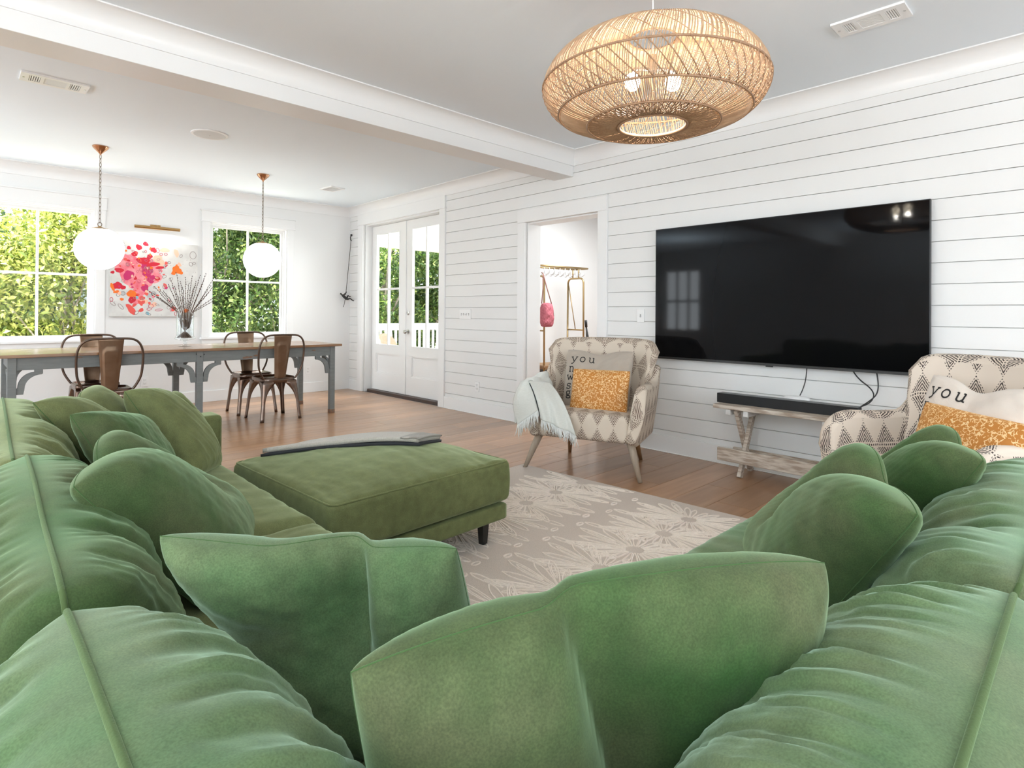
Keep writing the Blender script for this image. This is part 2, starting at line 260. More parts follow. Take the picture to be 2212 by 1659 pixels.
# ------------------------------------------------------------------ mesh helpers
class MB:
    def __init__(s): s.v = []; s.f = []; s.uv = None
    def add(s, vs, fs):
        o = len(s.v); s.v += [tuple(p) for p in vs]; s.f += [tuple(i + o for i in f) for f in fs]; return s
    def box(s, lo, hi, M=None):
        x0, y0, z0 = lo; x1, y1, z1 = hi
        vs = [Vector(p) for p in ((x0, y0, z0), (x1, y0, z0), (x1, y1, z0), (x0, y1, z0), (x0, y0, z1), (x1, y0, z1), (x1, y1, z1), (x0, y1, z1))]
        if M: vs = [M @ p for p in vs]
        return s.add(vs, [(3, 2, 1, 0), (4, 5, 6, 7), (0, 1, 5, 4), (1, 2, 6, 5), (2, 3, 7, 6), (3, 0, 4, 7)])
    def beam(s, a, b, w, h, up=(0, 0, 1), w2=None, h2=None):
        a = Vector(a); b = Vector(b); d = (b - a).normalized(); up = Vector(up)
        if abs(d.dot(up)) > 0.98: up = Vector((1, 0, 0))
        x = d.cross(up).normalized(); y = x.cross(d).normalized()
        w2 = w if w2 is None else w2; h2 = h if h2 is None else h2
        vs = [a + x * i * w / 2 + y * j * h / 2 for i, j in ((-1, -1), (1, -1), (1, 1), (-1, 1))] + [b + x * i * w2 / 2 + y * j * h2 / 2 for i, j in ((-1, -1), (1, -1), (1, 1), (-1, 1))]
        return s.add(vs, [(3, 2, 1, 0), (4, 5, 6, 7), (0, 1, 5, 4), (1, 2, 6, 5), (2, 3, 7, 6), (3, 0, 4, 7)])
    def tube(s, pts, r, n=8, closed=False, rx=None):
        pts = [Vector(p) for p in pts]; N = len(pts); rs = r if isinstance(r, (list, tuple)) else [r] * N
        vs = []; prev = None
        for i, p in enumerate(pts):
            a = pts[(i - 1) % N] if (closed or i > 0) else pts[i]; b = pts[(i + 1) % N] if (closed or i < N - 1) else pts[i]
            t = (b - a).normalized()
            if prev is None:
                up = Vector((0, 0, 1)) if abs(t.z) < 0.9 else Vector((1, 0, 0)); x = t.cross(up).normalized()
            else:
                x = (prev - t * prev.dot(t))
                x = x.normalized() if x.length > 1e-6 else t.orthogonal().normalized()
            prev = x; y = t.cross(x)
            for k in range(n):
                an = 2 * PI * k / n; vs.append(p + x * math.cos(an) * rs[i] + y * math.sin(an) * rs[i])
        fs = []
        for i in range(N if closed else N - 1):
            j = (i + 1) % N
            for k in range(n): fs.append((i * n + k, i * n + (k + 1) % n, j * n + (k + 1) % n, j * n + k))
        if not closed: fs += [tuple(range(n - 1, -1, -1)), tuple((N - 1) * n + k for k in range(n))]
        return s.add(vs, fs)
    def lathe(s, prof, n=32, c=(0, 0, 0), caps=True):
        vs = [(c[0] + r * math.cos(2 * PI * k / n), c[1] + r * math.sin(2 * PI * k / n), c[2] + z) for r, z in prof for k in range(n)]
        fs = [(i * n + k, i * n + (k + 1) % n, (i + 1) * n + (k + 1) % n, (i + 1) * n + k) for i in range(len(prof) - 1) for k in range(n)]
        if caps:
            if prof[0][0] > 1e-6: fs.append(tuple(range(n - 1, -1, -1)))
            if prof[-1][0] > 1e-6: fs.append(tuple((len(prof) - 1) * n + k for k in range(n)))
        return s.add(vs, fs)
    def extrude(s, poly, d):
        """poly: list of 3D points in a plane, d: extrusion vector"""
        n = len(poly); d = Vector(d); a = [Vector(p) for p in poly]
        return s.add(a + [p + d for p in a], [tuple(range(n - 1, -1, -1)), tuple(range(n, 2 * n))] + [(i, (i + 1) % n, n + (i + 1) % n, n + i) for i in range(n)])
    def grid(s, P, closed_u=False):
        P = np.asarray(P); a, b = P.shape[:2]
        fs = [(i * b + j, (i + 1) % a * b + j, (i + 1) % a * b + j + 1, i * b + j + 1) for i in range(a if closed_u else a - 1) for j in range(b - 1)]
        return s.add(P.reshape(-1, 3).tolist(), fs)
    def sphere(s, c, r, n=12, m=8, sc=(1, 1, 1)):
        prof = [(math.sin(PI * i / m) * r, -math.cos(PI * i / m) * r) for i in range(m + 1)]
        vs = [(c[0] + q * math.cos(2 * PI * k / n) * sc[0], c[1] + q * math.sin(2 * PI * k / n) * sc[1], c[2] + z * sc[2]) for q, z in prof for k in range(n)]
        return s.add(vs, [(i * n + k, i * n + (k + 1) % n, (i + 1) * n + (k + 1) % n, (i + 1) * n + k) for i in range(m) for k in range(n)])
    def build(s, name, m, parent=None, smooth=False, bevel=0, bseg=2, auto=None, loc=None, merge=False, uv=None, recalc=True):
        me = bpy.data.meshes.new(name); me.from_pydata([tuple(map(float, p)) for p in s.v], [], s.f)
        if recalc or bevel or merge:
            bm = bmesh.new(); bm.from_mesh(me)
            if merge: bmesh.ops.remove_doubles(bm, verts=bm.verts, dist=1e-5)
            if recalc: bmesh.ops.recalc_face_normals(bm, faces=bm.faces)
            if bevel:
                es = [e for e in bm.edges if len(e.link_faces) == 2 and e.calc_face_angle(0) > 0.6]
                bmesh.ops.bevel(bm, geom=es, offset=bevel, segments=bseg, profile=0.5, affect='EDGES')
            bm.to_mesh(me); bm.free()
        if uv is not None:
            l = me.uv_layers.new(name='UVMap'); vi = np.zeros(len(me.loops), int); me.loops.foreach_get('vertex_index', vi)
            l.data.foreach_set('uv', np.asarray(uv, float)[vi].ravel())
        if m: me.materials.append(m)
        o = bpy.data.objects.new(name, me); C.objects.link(o)
        if smooth or auto:
            me.polygons.foreach_set('use_smooth', [True] * len(me.polygons))
            if auto: me.set_sharp_from_angle(angle=math.radians(auto))
        if parent is not None: o.parent = parent
        if loc is not None: o.location = loc
        return o
def tag(o, label=None, cat=None, group=None, kind=None):
    if label: o['label'] = label
    if cat: o['category'] = cat
    if group: o['group'] = group
    if kind: o['kind'] = kind
    return o
def thing(name, label, cat, loc=(0, 0, 0), rz=0, group=None):
    o = bpy.data.objects.new(name, None); C.objects.link(o); o.location = loc; o.rotation_euler = (0, 0, rz); o.empty_display_size = 0.1
    return tag(o, label, cat, group)
def struct(name, label=None, loc=(0, 0, 0), rz=0):
    o = bpy.data.objects.new(name, None); C.objects.link(o); o.location = loc; o.rotation_euler = (0, 0, rz); o['kind'] = 'structure'
    if label: o['label'] = label
    return o
def S(o, label=None, cat=None):
    o['kind'] = 'structure'
    if label: o['label'] = label
    if cat: o['category'] = cat
    return o
def dup(root, loc=None, rz=None, label=None, keep=lambda o: True):
    r = root.copy(); C.objects.link(r)
    if loc is not None: r.location = loc
    if rz is not None: r.rotation_euler = (0, 0, rz)
    if label: r['label'] = label
    for ch in list(root.children):
        c = ch.copy(); C.objects.link(c); c.parent = r
        for g in ch.children:
            d = g.copy(); C.objects.link(d); d.parent = c
    return r
def nz(u, v, seed, f0=2.0, n=7, fs=2.2):
    r = np.random.RandomState(seed); o = np.zeros_like(u)
    for i in range(n):
        f = f0 * fs ** (i * 0.45); a = r.rand() * 2 * PI
        o += np.sin(f * (u * math.cos(a) + v * math.sin(a)) * PI + r.rand() * 6.28) / (1 + 0.5 * i)
    return o / 2.2
def smooth(a, b, x):
    t = np.clip((x - a) / (b - a), 0, 1); return t * t * (3 - 2 * t)
def arc(c, r, a0, a1, n, ax=(1, 0, 0), ay=(0, 0, 1)):
    c = Vector(c); ax = Vector(ax); ay = Vector(ay)
    return [c + ax * r * math.cos(a0 + (a1 - a0) * i / n) + ay * r * math.sin(a0 + (a1 - a0) * i / n) for i in range(n + 1)]

# ------------------------------------------------------------------ room shell
XL, YF = -4.5, -4.0                    # unseen left wall, wall behind the camera
def wall_boxes(mb, axis, c0, c1, u0, u1, z0, z1, holes):
    """wall slab between c0..c1 on `axis`, spanning u0..u1 along the other axis, with rectangular holes (ua, ub, za, zb)"""
    def bx(ua, ub, za, zb):
        if ub - ua < 1e-4 or zb - za < 1e-4: return
        if axis == 'x': mb.box((c0, ua, za), (c1, ub, zb))
        else: mb.box((ua, c0, za), (ub, c1, zb))
    u = u0
    for ua, ub, za, zb in sorted(holes):
        bx(u, ua, z0, z1); bx(ua, ub, z0, za); bx(ua, ub, zb, z1); u = ub
    bx(u, u1, z0, z1)
WIN = [(0.14, 1.17), (2.38, 3.40)]; WZ0, WZ1 = 0.835, 2.335
FD = (5.845, 7.72, 2.466); DW = (3.368, 4.337, 2.135); WT = 0.215
mb = MB(); wall_boxes(mb, 'y', D, D + 0.2, XL - 0.2, W + WT, -0.1, H + 0.1, [(a, b, WZ0, WZ1) for a, b in WIN]); S(mb.build('wall_back', white))
mb = MB(); wall_boxes(mb, 'x', W + 0.016, W + WT, YF - 0.2, D, -0.1, H + 0.1, [(DW[0], DW[1], -0.1, DW[2]), (FD[0], FD[1], -0.1, FD[2])])
wall_right = S(mb.build('wall_right', backing))
mb = MB(); wall_boxes(mb, 'x', XL - 0.2, XL, YF - 0.2, D, -0.1, H + 0.1, [(-3.4, -0.6, 0.6, 2.3), (-0.3, 2.3, 0.6, 2.3), (7.0, 8.0, 0.8, 2.3)]); S(mb.build('wall_left', white))
mb = MB(); wall_boxes(mb, 'y', YF - 0.2, YF, XL, W + WT, -0.1, H + 0.1, [(-2.8, 0.3, 0.85, 2.3), (0.6, 3.6, 0.85, 2.3)]); S(mb.build('wall_front', white))
S(MB().box((XL - 0.5, YF - 0.5, H), (W + WT, D + 0.28, H + 0.12)).build('ceiling', ceil_m))
# frames of the unseen windows
wi = 3
for holes, ax in (([(-3.4, -0.6), (-0.3, 2.3), (7.0, 8.0)], 'x'), ([(-2.8, 0.3), (0.6, 3.6)], 'y')):
    for a, b in holes:
        z0 = 0.6 if ax == 'x' else 0.85; o = struct('window_%d' % wi); wi += 1
        mb = MB(); n = 3
        for i in range(n + 1):
            u = a + 0.03 + (b - a - 0.06) * i / n
            if ax == 'x': mb.box((XL - 0.12, u - 0.03, z0), (XL - 0.06, u + 0.03, 2.3))
            else: mb.box((u - 0.03, YF - 0.12, z0), (u + 0.03, YF - 0.06, 2.3))
        for z in (z0 + 0.03, 1.5, 2.27):
            if ax == 'x': mb.box((XL - 0.115, a, z - 0.03), (XL - 0.065, b, z + 0.03))
            else: mb.box((a, YF - 0.115, z - 0.03), (b, YF - 0.065, z + 0.03))
        mb.build('window_frame', trim_m, o)

# floor: subfloor with oak planks laid along x
floor = S(MB().box((XL - 0.2, YF - 0.2, -0.12), (W + 0.35, D + 0.2, -0.014)).build('floor', backing))
PW = 0.221; y_ref = 1.721
def plank_rows(yA, yB):
    k0 = math.ceil((yA - y_ref) / PW); rows = []
    for k in range(k0 - 1, 200):
        a = y_ref + k * PW
        if a >= yB: break
        if a + PW > yA: rows.append((max(a, yA), min(a + PW, yB)))
    return rows
plank_cache = {}
def plank_mesh(L, w):
    key = (round(L, 2), round(w, 3))
    if key not in plank_cache:
        o = MB().box((0, 0.0006, -0.014), (L - 0.0012, w - 0.0012, 0)).build('plank', oak, bevel=0.0012, bseg=1)
        plank_cache[key] = o.data; bpy.data.objects.remove(o)
    return plank_cache[key]
stuff = MB()
for (ya, yb) in plank_rows(YF, D):
    near = yb > 0.9
    x = XL
    cuts = [XL]
    if near: cuts.append(0.0)
    x = cuts[-1] + rng.choice((0.4, 0.75, 1.1, 1.45, 1.8)); 
    while x < W - 0.35: cuts.append(x); x += rng.choice((1.2, 1.5, 1.8, 2.1))
    cuts.append(W)
    for a, b in zip(cuts, cuts[1:]):
        if near and a >= -0.01:
            o = bpy.data.objects.new('plank', plank_mesh(b - a, yb - ya)); C.objects.link(o); o.location = (a, ya, 0); o.parent = floor
        else: stuff.box((a, ya + 0.0006, -0.014), (b - 0.0012, yb - 0.0006, 0))
tag(stuff.build('planking', oak, floor), kind='stuff')

# shiplap boards
PB = 0.1316; zl = [1.236 + PB * k for k in range(-9, 13)]
bb = bpy.data.meshes.new('board')
def board(ya, yb, za, zb):
    o = MB().box((W, ya, za + 0.0018), (W + 0.016, yb, zb - 0.0018)).build('board', shiplap, wall_right, bevel=0.0015, bseg=1); return o
for i in range(len(zl)):
    za, zb = zl[i], (zl[i + 1] if i + 1 < len(zl) else H)
    if za > H: break
    zb = min(zb, H)
    if zb < 0.13: continue
    segs = []
    cuts = [(DW[0] - 0.108, DW[1] + 0.106, DW[2] + 0.143), (FD[0] - 0.118, FD[1] + 0.144, H)]
    a = YF
    for ca, cb, top in cuts:
        if za < top - 0.03: segs.append((a, ca)); a = cb
    segs.append((a, D))
    for a, b in segs:
        if b - a > 4.5:       # long courses are butt-jointed out of two boards
            m_ = -0.2 if i % 2 else -0.9
            board(a, m_, za, zb); board(m_ + 0.001, b, za, zb)
        else: board(a, b, za, zb)

# baseboards
def base_run(name, runs, axis, c, sgn):
    mb = MB()
    for a, b in runs:
        if axis == 'x': mb.box((min(c, c + sgn * 0.016), a, 0), (max(c, c + sgn * 0.016), b, 0.142)); mb.box((min(c, c + sgn * 0.024), a, 0), (max(c, c + sgn * 0.024), b, 0.006))
        else: mb.box((a, min(c, c + sgn * 0.016), 0), (b, max(c, c + sgn * 0.016), 0.142))
    return S(mb.build(name, trim_m, bevel=0.002, bseg=1))
base_run('baseboard_right', [(YF, DW[0] - 0.108), (DW[1] + 0.106, FD[0] - 0.118), (FD[1] + 0.144, D - 0.016)], 'x', W, -1)
base_run('baseboard_back', [(XL, W)], 'y', D, -1)
base_run('baseboard_left', [(YF, D - 0.016)], 'x', XL, 1)
base_run('baseboard_front', [(XL + 0.016, W - 0.016)], 'y', YF, 1)

# cove mouldings (concave) along a line: p0->p1 horizontally, n = direction into the room
def cove(name, p0, p1, n, zb=2.631, zt=2.75, out=0.105):
    p0 = Vector(p0); p1 = Vector(p1); n = Vector(n); prof = [(0, zb - 0.012), (0.010, zb - 0.012), (0.010, zb)]
    for i in range(9):
        a = PI / 2 * i / 8; prof.append((0.010 + (out - 0.012) * (1 - math.cos(a)), zb + (zt - 0.008 - zb) * math.sin(a)))
    prof += [(out, zt - 0.008), (out, zt), (0, zt)]
    mb = MB(); mb.extrude([Vector((p0.x + n.x * a, p0.y + n.y * a, z)) for a, z in prof], p1 - p0)
    return S(mb.build(name, trim_m, auto=25))
BY0, BY1, BZ = 3.684, 3.935, 2.515
cove('trim_1', (W, YF, 0), (W, BY0, 0), (-1, 0)); cove('trim_2', (W, BY1, 0), (W, D, 0), (-1, 0))
cove('trim_3', (XL, D, 0), (W, D, 0), (0, -1))
cove('trim_4', (XL, BY0, 0), (W, BY0, 0), (0, -1)); cove('trim_5', (XL, BY1, 0), (W, BY1, 0), (0, 1))
S(MB().box((XL, BY0, BZ), (W, BY1, H)).build('trim_6', white, bevel=0.003, bseg=2), 'white boxed ceiling beam crossing the room')

# ------------------------------------------------------------------ windows on the back wall
for wi, (a, b) in enumerate(WIN):
    o = struct('window_%d' % (wi + 1)); z0, z1 = WZ0, WZ1; f = D - 0.018
    for x0, x1 in ((a - 0.09, a), (b, b + 0.09)): MB().box((x0, f, z0), (x1, D, z1)).build('side_casing', trim_m, o, bevel=0.002, bseg=1)
    MB().box((a - 0.10, f - 0.004, z1), (b + 0.10, D, z1 + 0.145)).build('head_casing', trim_m, o, bevel=0.002, bseg=1)
    MB().box((a - 0.112, f - 0.016, z1 + 0.133), (b + 0.112, D, z1 + 0.150)).build('head_cap', trim_m, o, bevel=0.002, bseg=1)
    MB().box((a - 0.112, f - 0.008, z1 - 0.004), (b + 0.112, D, z1 + 0.008)).build('head_bead', trim_m, o, bevel=0.001, bseg=1)
    MB().box((a - 0.105, f - 0.022, z0 - 0.028), (b + 0.105, D + 0.06, z0)).build('sill', trim_m, o, bevel=0.003, bseg=1)
    MB().box((a - 0.085, f, z0 - 0.115), (b + 0.085, D, z0 - 0.028)).build('apron', trim_m, o, bevel=0.002, bseg=1)
    # jamb lining, stepped frame, sash
    j = MB()
    for x0, x1, y0, y1, q0, q1 in ((a, a + 0.016, D, D + 0.16, z0 + 0.012, z1 - 0.016), (b - 0.016, b, D, D + 0.16, z0 + 0.012, z1 - 0.016), (a, b, D, D + 0.16, z1 - 0.016, z1), (a, b, D, D + 0.16, z0, z0 + 0.012)): j.box((x0, y0, q0), (x1, y1, q1))
    j.build('jamb_lining', trim_m, o)
    s = MB(); sa, sb, s0, s1 = a + 0.016, b - 0.016, z0 + 0.012, z1 - 0.016
    for k, (w_, ya, yb) in enumerate(((0.022, D + 0.055, D + 0.12), (0.048, D + 0.075, D + 0.112))):
        s.box((sa, ya, s0 + w_ * 0.85), (sa + w_, yb, s1 - w_)); s.box((sb - w_, ya, s0 + w_ * 0.85), (sb, yb, s1 - w_)); s.box((sa, ya, s0), (sb, yb, s0 + w_ * 0.85)); s.box((sa, ya, s1 - w_), (sb, yb, s1))
    s.build('sash_frame', wplastic, o)
    gx0, gx1, gz0, gz1 = sa + 0.048, sb - 0.048, s0 + 0.041, s1 - 0.048; xm = (gx0 + gx1) / 2; zm = 1.578
    MB().box((xm - 0.0125, D + 0.078, gz0), (xm + 0.0125, D + 0.106, gz1)).build('muntin', wplastic, o, bevel=0.003, bseg=1)
    MB().box((gx0, D + 0.080, zm - 0.0125), (gx1, D + 0.104, zm + 0.0125)).build('muntin', wplastic, o, bevel=0.003, bseg=1)
    for x0, x1 in ((gx0, xm), (xm, gx1)):
        for q0, q1 in ((gz0, zm), (zm, gz1)): MB().box((x0, D + 0.090, q0), (x1, D + 0.094, q1)).build('pane', pane_m, o)

# ------------------------------------------------------------------ french doors to the porch
t = struct('trim_7', 'white casing and jambs of the double porch doors')
f = W - 0.020
MB().box((f, FD[0] - 0.118, 0), (W + 0.02, FD[0], FD[2])).build('side_casing', trim_m, t, bevel=0.002, bseg=1)
MB().box((f, FD[1], 0), (W + 0.02, FD[1] + 0.144, FD[2])).build('side_casing', trim_m, t, bevel=0.002, bseg=1)
MB().box((f - 0.004, FD[0] - 0.122, FD[2]), (W + 0.02, FD[1] + 0.148, 2.622)).build('head_casing', trim_m, t, bevel=0.002, bseg=1)
MB().box((f - 0.010, FD[0] - 0.128, FD[2] - 0.004), (W + 0.02, FD[1] + 0.150, FD[2] + 0.010)).build('head_bead', trim_m, t, bevel=0.001, bseg=1)
j = MB(); j.box((W + 0.021, FD[0] + 0.0005, 0), (W + WT, FD[0] + 0.02, FD[2] - 0.02)); j.box((W + 0.021, FD[1] - 0.02, 0), (W + WT, FD[1] - 0.0005, FD[2] - 0.02)); j.box((W + 0.021, FD[0] + 0.0005, FD[2] - 0.02), (W + WT, FD[1] - 0.0005, FD[2] - 0.0005)); j.build('jamb', trim_m, t)
S(MB().box((W + 0.06, FD[0] + 0.02, -0.02), (W + 0.33, FD[1] - 0.02, 0.032)).build('trim_8', threshold, bevel=0.006), 'dark wooden threshold under the porch doors')
YM = 6.80; DX0, DX1 = W + 0.13, W + 0.175
for di, (a, b) in enumerate(((YM + 0.002, FD[1] - 0.023), (FD[0] + 0.023, YM - 0.002))):
    o = struct('door_%d' % (di + 1), ('left' if di == 0 else 'right') + ' leaf of the white glazed porch doors')
    z0, z1 = 0.036, FD[2] - 0.024
    if di == 0: ga, gb = YM + 0.15, b - 0.125
    else: ga, gb = a + 0.125, YM - 0.15
    G0, G1, P0, P1_ = 0.695, 2.325, 0.285, 0.572
    MB().box((DX0, a, z0), (DX1, ga, z1)).build('stile', trim_m, o); MB().box((DX0, gb, z0), (DX1, b, z1)).build('stile', trim_m, o)
    MB().box((DX0, ga, G1), (DX1, gb, z1)).build('rail', trim_m, o); MB().box((DX0, ga, P1_), (DX1, gb, G0)).build('rail', trim_m, o); MB().box((DX0, ga, z0), (DX1, gb, P0)).build('rail', trim_m, o)
    pn = MB().box((DX0 + 0.016, ga, P0), (DX1 - 0.01, gb, P1_)); pn.build('lower_panel', trim_m, o)
    pb = MB()
    for q in ((ga, P0, gb, P0 + 0.016), (ga, P1_ - 0.016, gb, P1_), (ga, P0 + 0.016, ga + 0.016, P1_ - 0.016), (gb - 0.016, P0 + 0.016, gb, P1_ - 0.016)): pb.box((DX0 + 0.006, q[0], q[1]), (DX0 + 0.018, q[2], q[3]))
    pb.build('panel_bead', trim_m, o)
    gb_ = MB()
    for q in ((ga, G0, gb, G0 + 0.012), (ga, G1 - 0.012, gb, G1), (ga, G0 + 0.012, ga + 0.012, G1 - 0.012), (gb - 0.012, G0 + 0.012, gb, G1 - 0.012)): gb_.box((DX0 - 0.004, q[0], q[1]), (DX1 - 0.01, q[2], q[3]))
    gb_.build('glazing_bead', trim_m, o)
    ym = (ga + gb) / 2; zm = 1.508
    MB().box((DX0 + 0.002, ym - 0.014, G0), (DX1 - 0.004, ym + 0.014, G1)).build('muntin', trim_m, o, bevel=0.004, bseg=1)
    MB().box((DX0 + 0.0035, ga, zm - 0.014), (DX1 - 0.0055, gb, zm + 0.014)).build('muntin', trim_m, o, bevel=0.004, bseg=1)
    for q0, q1 in ((ga, ym), (ym, gb)):
        for r0, r1 in ((G0, zm), (zm, G1)): MB().box((DX0 + 0.020, q0, r0), (DX0 + 0.024, q1, r1)).build('pane', pane_m, o)
    if di == 1:
        def turned(name, z, prof):
            mbk = MB(); mbk.lathe(prof, 20)
            Mx = Matrix.Translation((DX0, YM - 0.07, z)) @ Matrix.Rotation(-PI / 2, 4, 'Y'); mbk.v = [tuple(Mx @ Vector(p)) for p in mbk.v]; mbk.build(name, nickel, o, auto=40)
        turned('knob', 0.905, [(0.033, 0), (0.033, 0.008), (0.012, 0.012), (0.012, 0.036), (0.022, 0.042), (0.028, 0.055), (0.022, 0.068), (0.0, 0.071)])
        turned('deadbolt', 1.165, [(0.030, 0), (0.030, 0.010), (0.022, 0.014), (0.0, 0.016)])
    else:
        MB().box((DX0 - 0.012, YM - 0.018, z0), (DX0 + 0.001, YM + 0.018, z1)).build('astragal', trim_m, o, bevel=0.004, bseg=1)

# doorway to the mudroom
t = struct('trim_9', 'white casing of the open doorway')
MB().box((f, DW[0] - 0.108, 0), (W + 0.02, DW[0], DW[2])).build('side_casing', trim_m, t, bevel=0.002, bseg=1)
MB().box((f, DW[1], 0), (W + 0.02, DW[1] + 0.106, DW[2])).build('side_casing', trim_m, t, bevel=0.002, bseg=1)
MB().box((f - 0.004, DW[0] - 0.108, DW[2]), (W + 0.02, DW[1] + 0.106, DW[2] + 0.143)).build('head_casing', trim_m, t, bevel=0.002, bseg=1)
MB().box((f - 0.008, DW[0] - 0.112, DW[2] + 0.136), (W + 0.02, DW[1] + 0.110, DW[2] + 0.146)).build('head_cap', trim_m, t, bevel=0.002, bseg=1)
j = MB(); j.box((W + 0.021, DW[0] + 0.0005, 0), (W + WT, DW[0] + 0.014, DW[2] - 0.014)); j.box((W + 0.021, DW[1] - 0.014, 0), (W + WT, DW[1] - 0.0005, DW[2] - 0.014)); j.box((W + 0.021, DW[0] + 0.0005, DW[2] - 0.014), (W + WT, DW[1] - 0.0005, DW[2] - 0.0005)); j.build('jamb', trim_m, t)
# mudroom shell
MX1, MY0, MY1 = 8.2, 3.0, 6.2 - 0.5
mb = MB(); mb.box((W + WT, MY1, 0), (MX1, MY1 + 0.1, 2.75)); S(mb.build('wall_mudroom_back', white))
S(MB().box((MX1, MY0, 0), (MX1 + 0.1, MY1 + 0.1, 2.75)).build('wall_mudroom_right', white)); S(MB().box((W + WT, MY0 - 0.1, 0), (MX1 + 0.1, MY0, 2.75)).build('wall_mudroom_front', white))
S(MB().box((W + WT, MY0 - 0.1, 2.75), (MX1 + 0.1, MY1 + 0.1, 2.85)).build('ceiling_mudroom', ceil_m)); S(MB().box((W + 0.35, MY0 - 0.1, -0.1), (MX1 + 0.1, MY1 + 0.1, 0)).build('floor_mudroom', oak))
light('mudroom_lamp', 'AREA', (6.0, 4.2, 2.70), 75, (0.95, 0.98, 1.0), (0, 0, 0), size=1.2)

# ------------------------------------------------------------------ porch and garden
pf = struct('porch_floor'); PX1, PY0, PY1 = 7.7, 5.9, 10.1
k = 0; y = 5.85
for i in range(18):
    x0 = W + WT + 0.13 + i * 0.165
    MB().box((x0, PY0, -0.12), (x0 + 0.16, PY1, -0.09)).build('deck_board', deck, pf, bevel=0.002, bseg=1)
S(MB().box((W + WT, PY0, 2.70), (PX1 + 0.3, PY1 + 0.3, 2.80)).build('porch_ceiling', porchw))
S(MB().box((W + WT, PY1 - 0.18, 2.464), (PX1 + 0.2, PY1, 2.70)).build('porch_beam', porchc))
rl = thing('porch_railing', 'white wooden porch railing with square balusters outside glass doors', 'railing', (0, 10.0, 0))
MB().box((W + WT, -0.07, 0.915), (PX1, 0.07, 0.95)).build('top_rail', porchw, rl, bevel=0.006)
MB().box((W + WT, -0.03, 0.815), (PX1, 0.03, 0.915)).build('sub_rail', porchw, rl); MB().box((W + WT, -0.03, 0.0), (PX1, 0.03, 0.08)).build('bottom_rail', porchw, rl)
bal = MB().box((-0.019, -0.019, 0.08), (0.019, 0.019, 0.815)).build('baluster', porchw, rl)
for i in range(26):
    x = W + WT + 0.08 + i * 0.115
    if i == 0: bal.location.x = x
    else: q = bal.copy(); C.objects.link(q); q.location.x = x; q.parent = rl
S(MB().box((PX1 - 0.05, PY1 - 0.22, -0.1), (PX1 + 0.11, PY1 - 0.06, 2.464)).build('porch_post', porchw, bevel=0.006))
# wicker chair on the porch: curved back seen above the door rail
wc = thing('porch_chair', 'tan wicker porch chair with rounded back beyond the left door leaf', 'chair', (6.05, 9.40, -0.09), math.radians(18))
P = []
for i in range(17):
    a = -1 + 2 * i / 16; row = []
    for jx in range(9):
        s_ = jx / 8; h = 0.42 + (0.42 * math.sqrt(max(0, 1 - abs(a) ** 2.6)) + 0.02) * s_
        row.append((a * (0.24 + 0.03 * s_), 0.24 + 0.10 * s_ - 0.16 * a * a, h))
    P.append(row)
bk = MB().grid(P); ob = bk.build('backrest', wicker, wc, smooth=True, recalc=False); md = ob.modifiers.new('thick', 'SOLIDIFY'); md.thickness = 0.03
MB().box((-0.26, -0.26, 0.34), (0.26, 0.26, 0.42)).build('seat', wicker, wc, bevel=0.02)
for sx in (-1, 1):
    for sy in (-1, 1): MB().beam((sx * 0.23, sy * 0.23, 0.34), (sx * 0.25, sy * 0.25, 0), 0.035, 0.035).build('leg', wicker, wc)
    MB().tube([(sx * 0.27, 0.26, 0.60), (sx * 0.29, 0, 0.60), (sx * 0.28, -0.22, 0.56), (sx * 0.25, -0.24, 0.36)], 0.022, 8).build('armrest', wicker, wc, smooth=True)

S(MB().box((-40, D + 0.2, -0.5), (60, 60, -0.35)).build('ground', soil))
S(MB().box((-6, D + 0.2, -0.36), (W + WT, D + 2.6, -0.33)).build('patio', bounce_patio_m))  # pale slab added outside to bounce sunlight up onto the dining ceiling
# foliage: each tree keeps its trunk, branches and one mass of separate leaves
def leaf_cloud(n, blobs, size, seed):
    r = np.random.RandomState(seed); ps = []
    w = np.array([b[3] * b[4] * b[5] for b in blobs]) ** 0.7; w /= w.sum(); idx = r.choice(len(blobs), n, p=w); B = np.array(blobs)[idx]
    d = r.normal(size=(n, 3)); d /= np.linalg.norm(d, axis=1)[:, None]; rad = r.rand(n, 1) ** 0.42
    c = B[:, :3] + d * rad * B[:, 3:6]
    c = c + 0.06 * r.normal(size=(n, 3))
    ln = size * (0.6 + 0.8 * r.rand(n, 1)); t = r.normal(size=(n, 3)); t[:, 2] -= 0.25; t /= np.linalg.norm(t, axis=1)[:, None]
    up = r.normal(size=(n, 3)) * 0.6 + np.array([0, 0, 1.0]); s_ = np.cross(t, up); s_ /= np.linalg.norm(s_, axis=1)[:, None]; nn = np.cross(s_, t)
    wd_ = ln * 0.24
    pts = np.stack([c - t * ln / 2, c - t * ln * 0.1 + s_ * wd_ + nn * ln * 0.06, c - t * ln * 0.1 - s_ * wd_ + nn * ln * 0.06, c + t * ln / 2 - nn * ln * 0.08, c + t * ln * 0.05], 1)
    v = pts.reshape(-1, 3); o = np.arange(n)[:, None] * 5
    fs = np.concatenate([o + np.array([[0, 1, 4]]), o + np.array([[0, 4, 2]]), o + np.array([[1, 3, 4]]), o + np.array([[4, 3, 2]])], 1).reshape(-1, 3)
    return v, fs
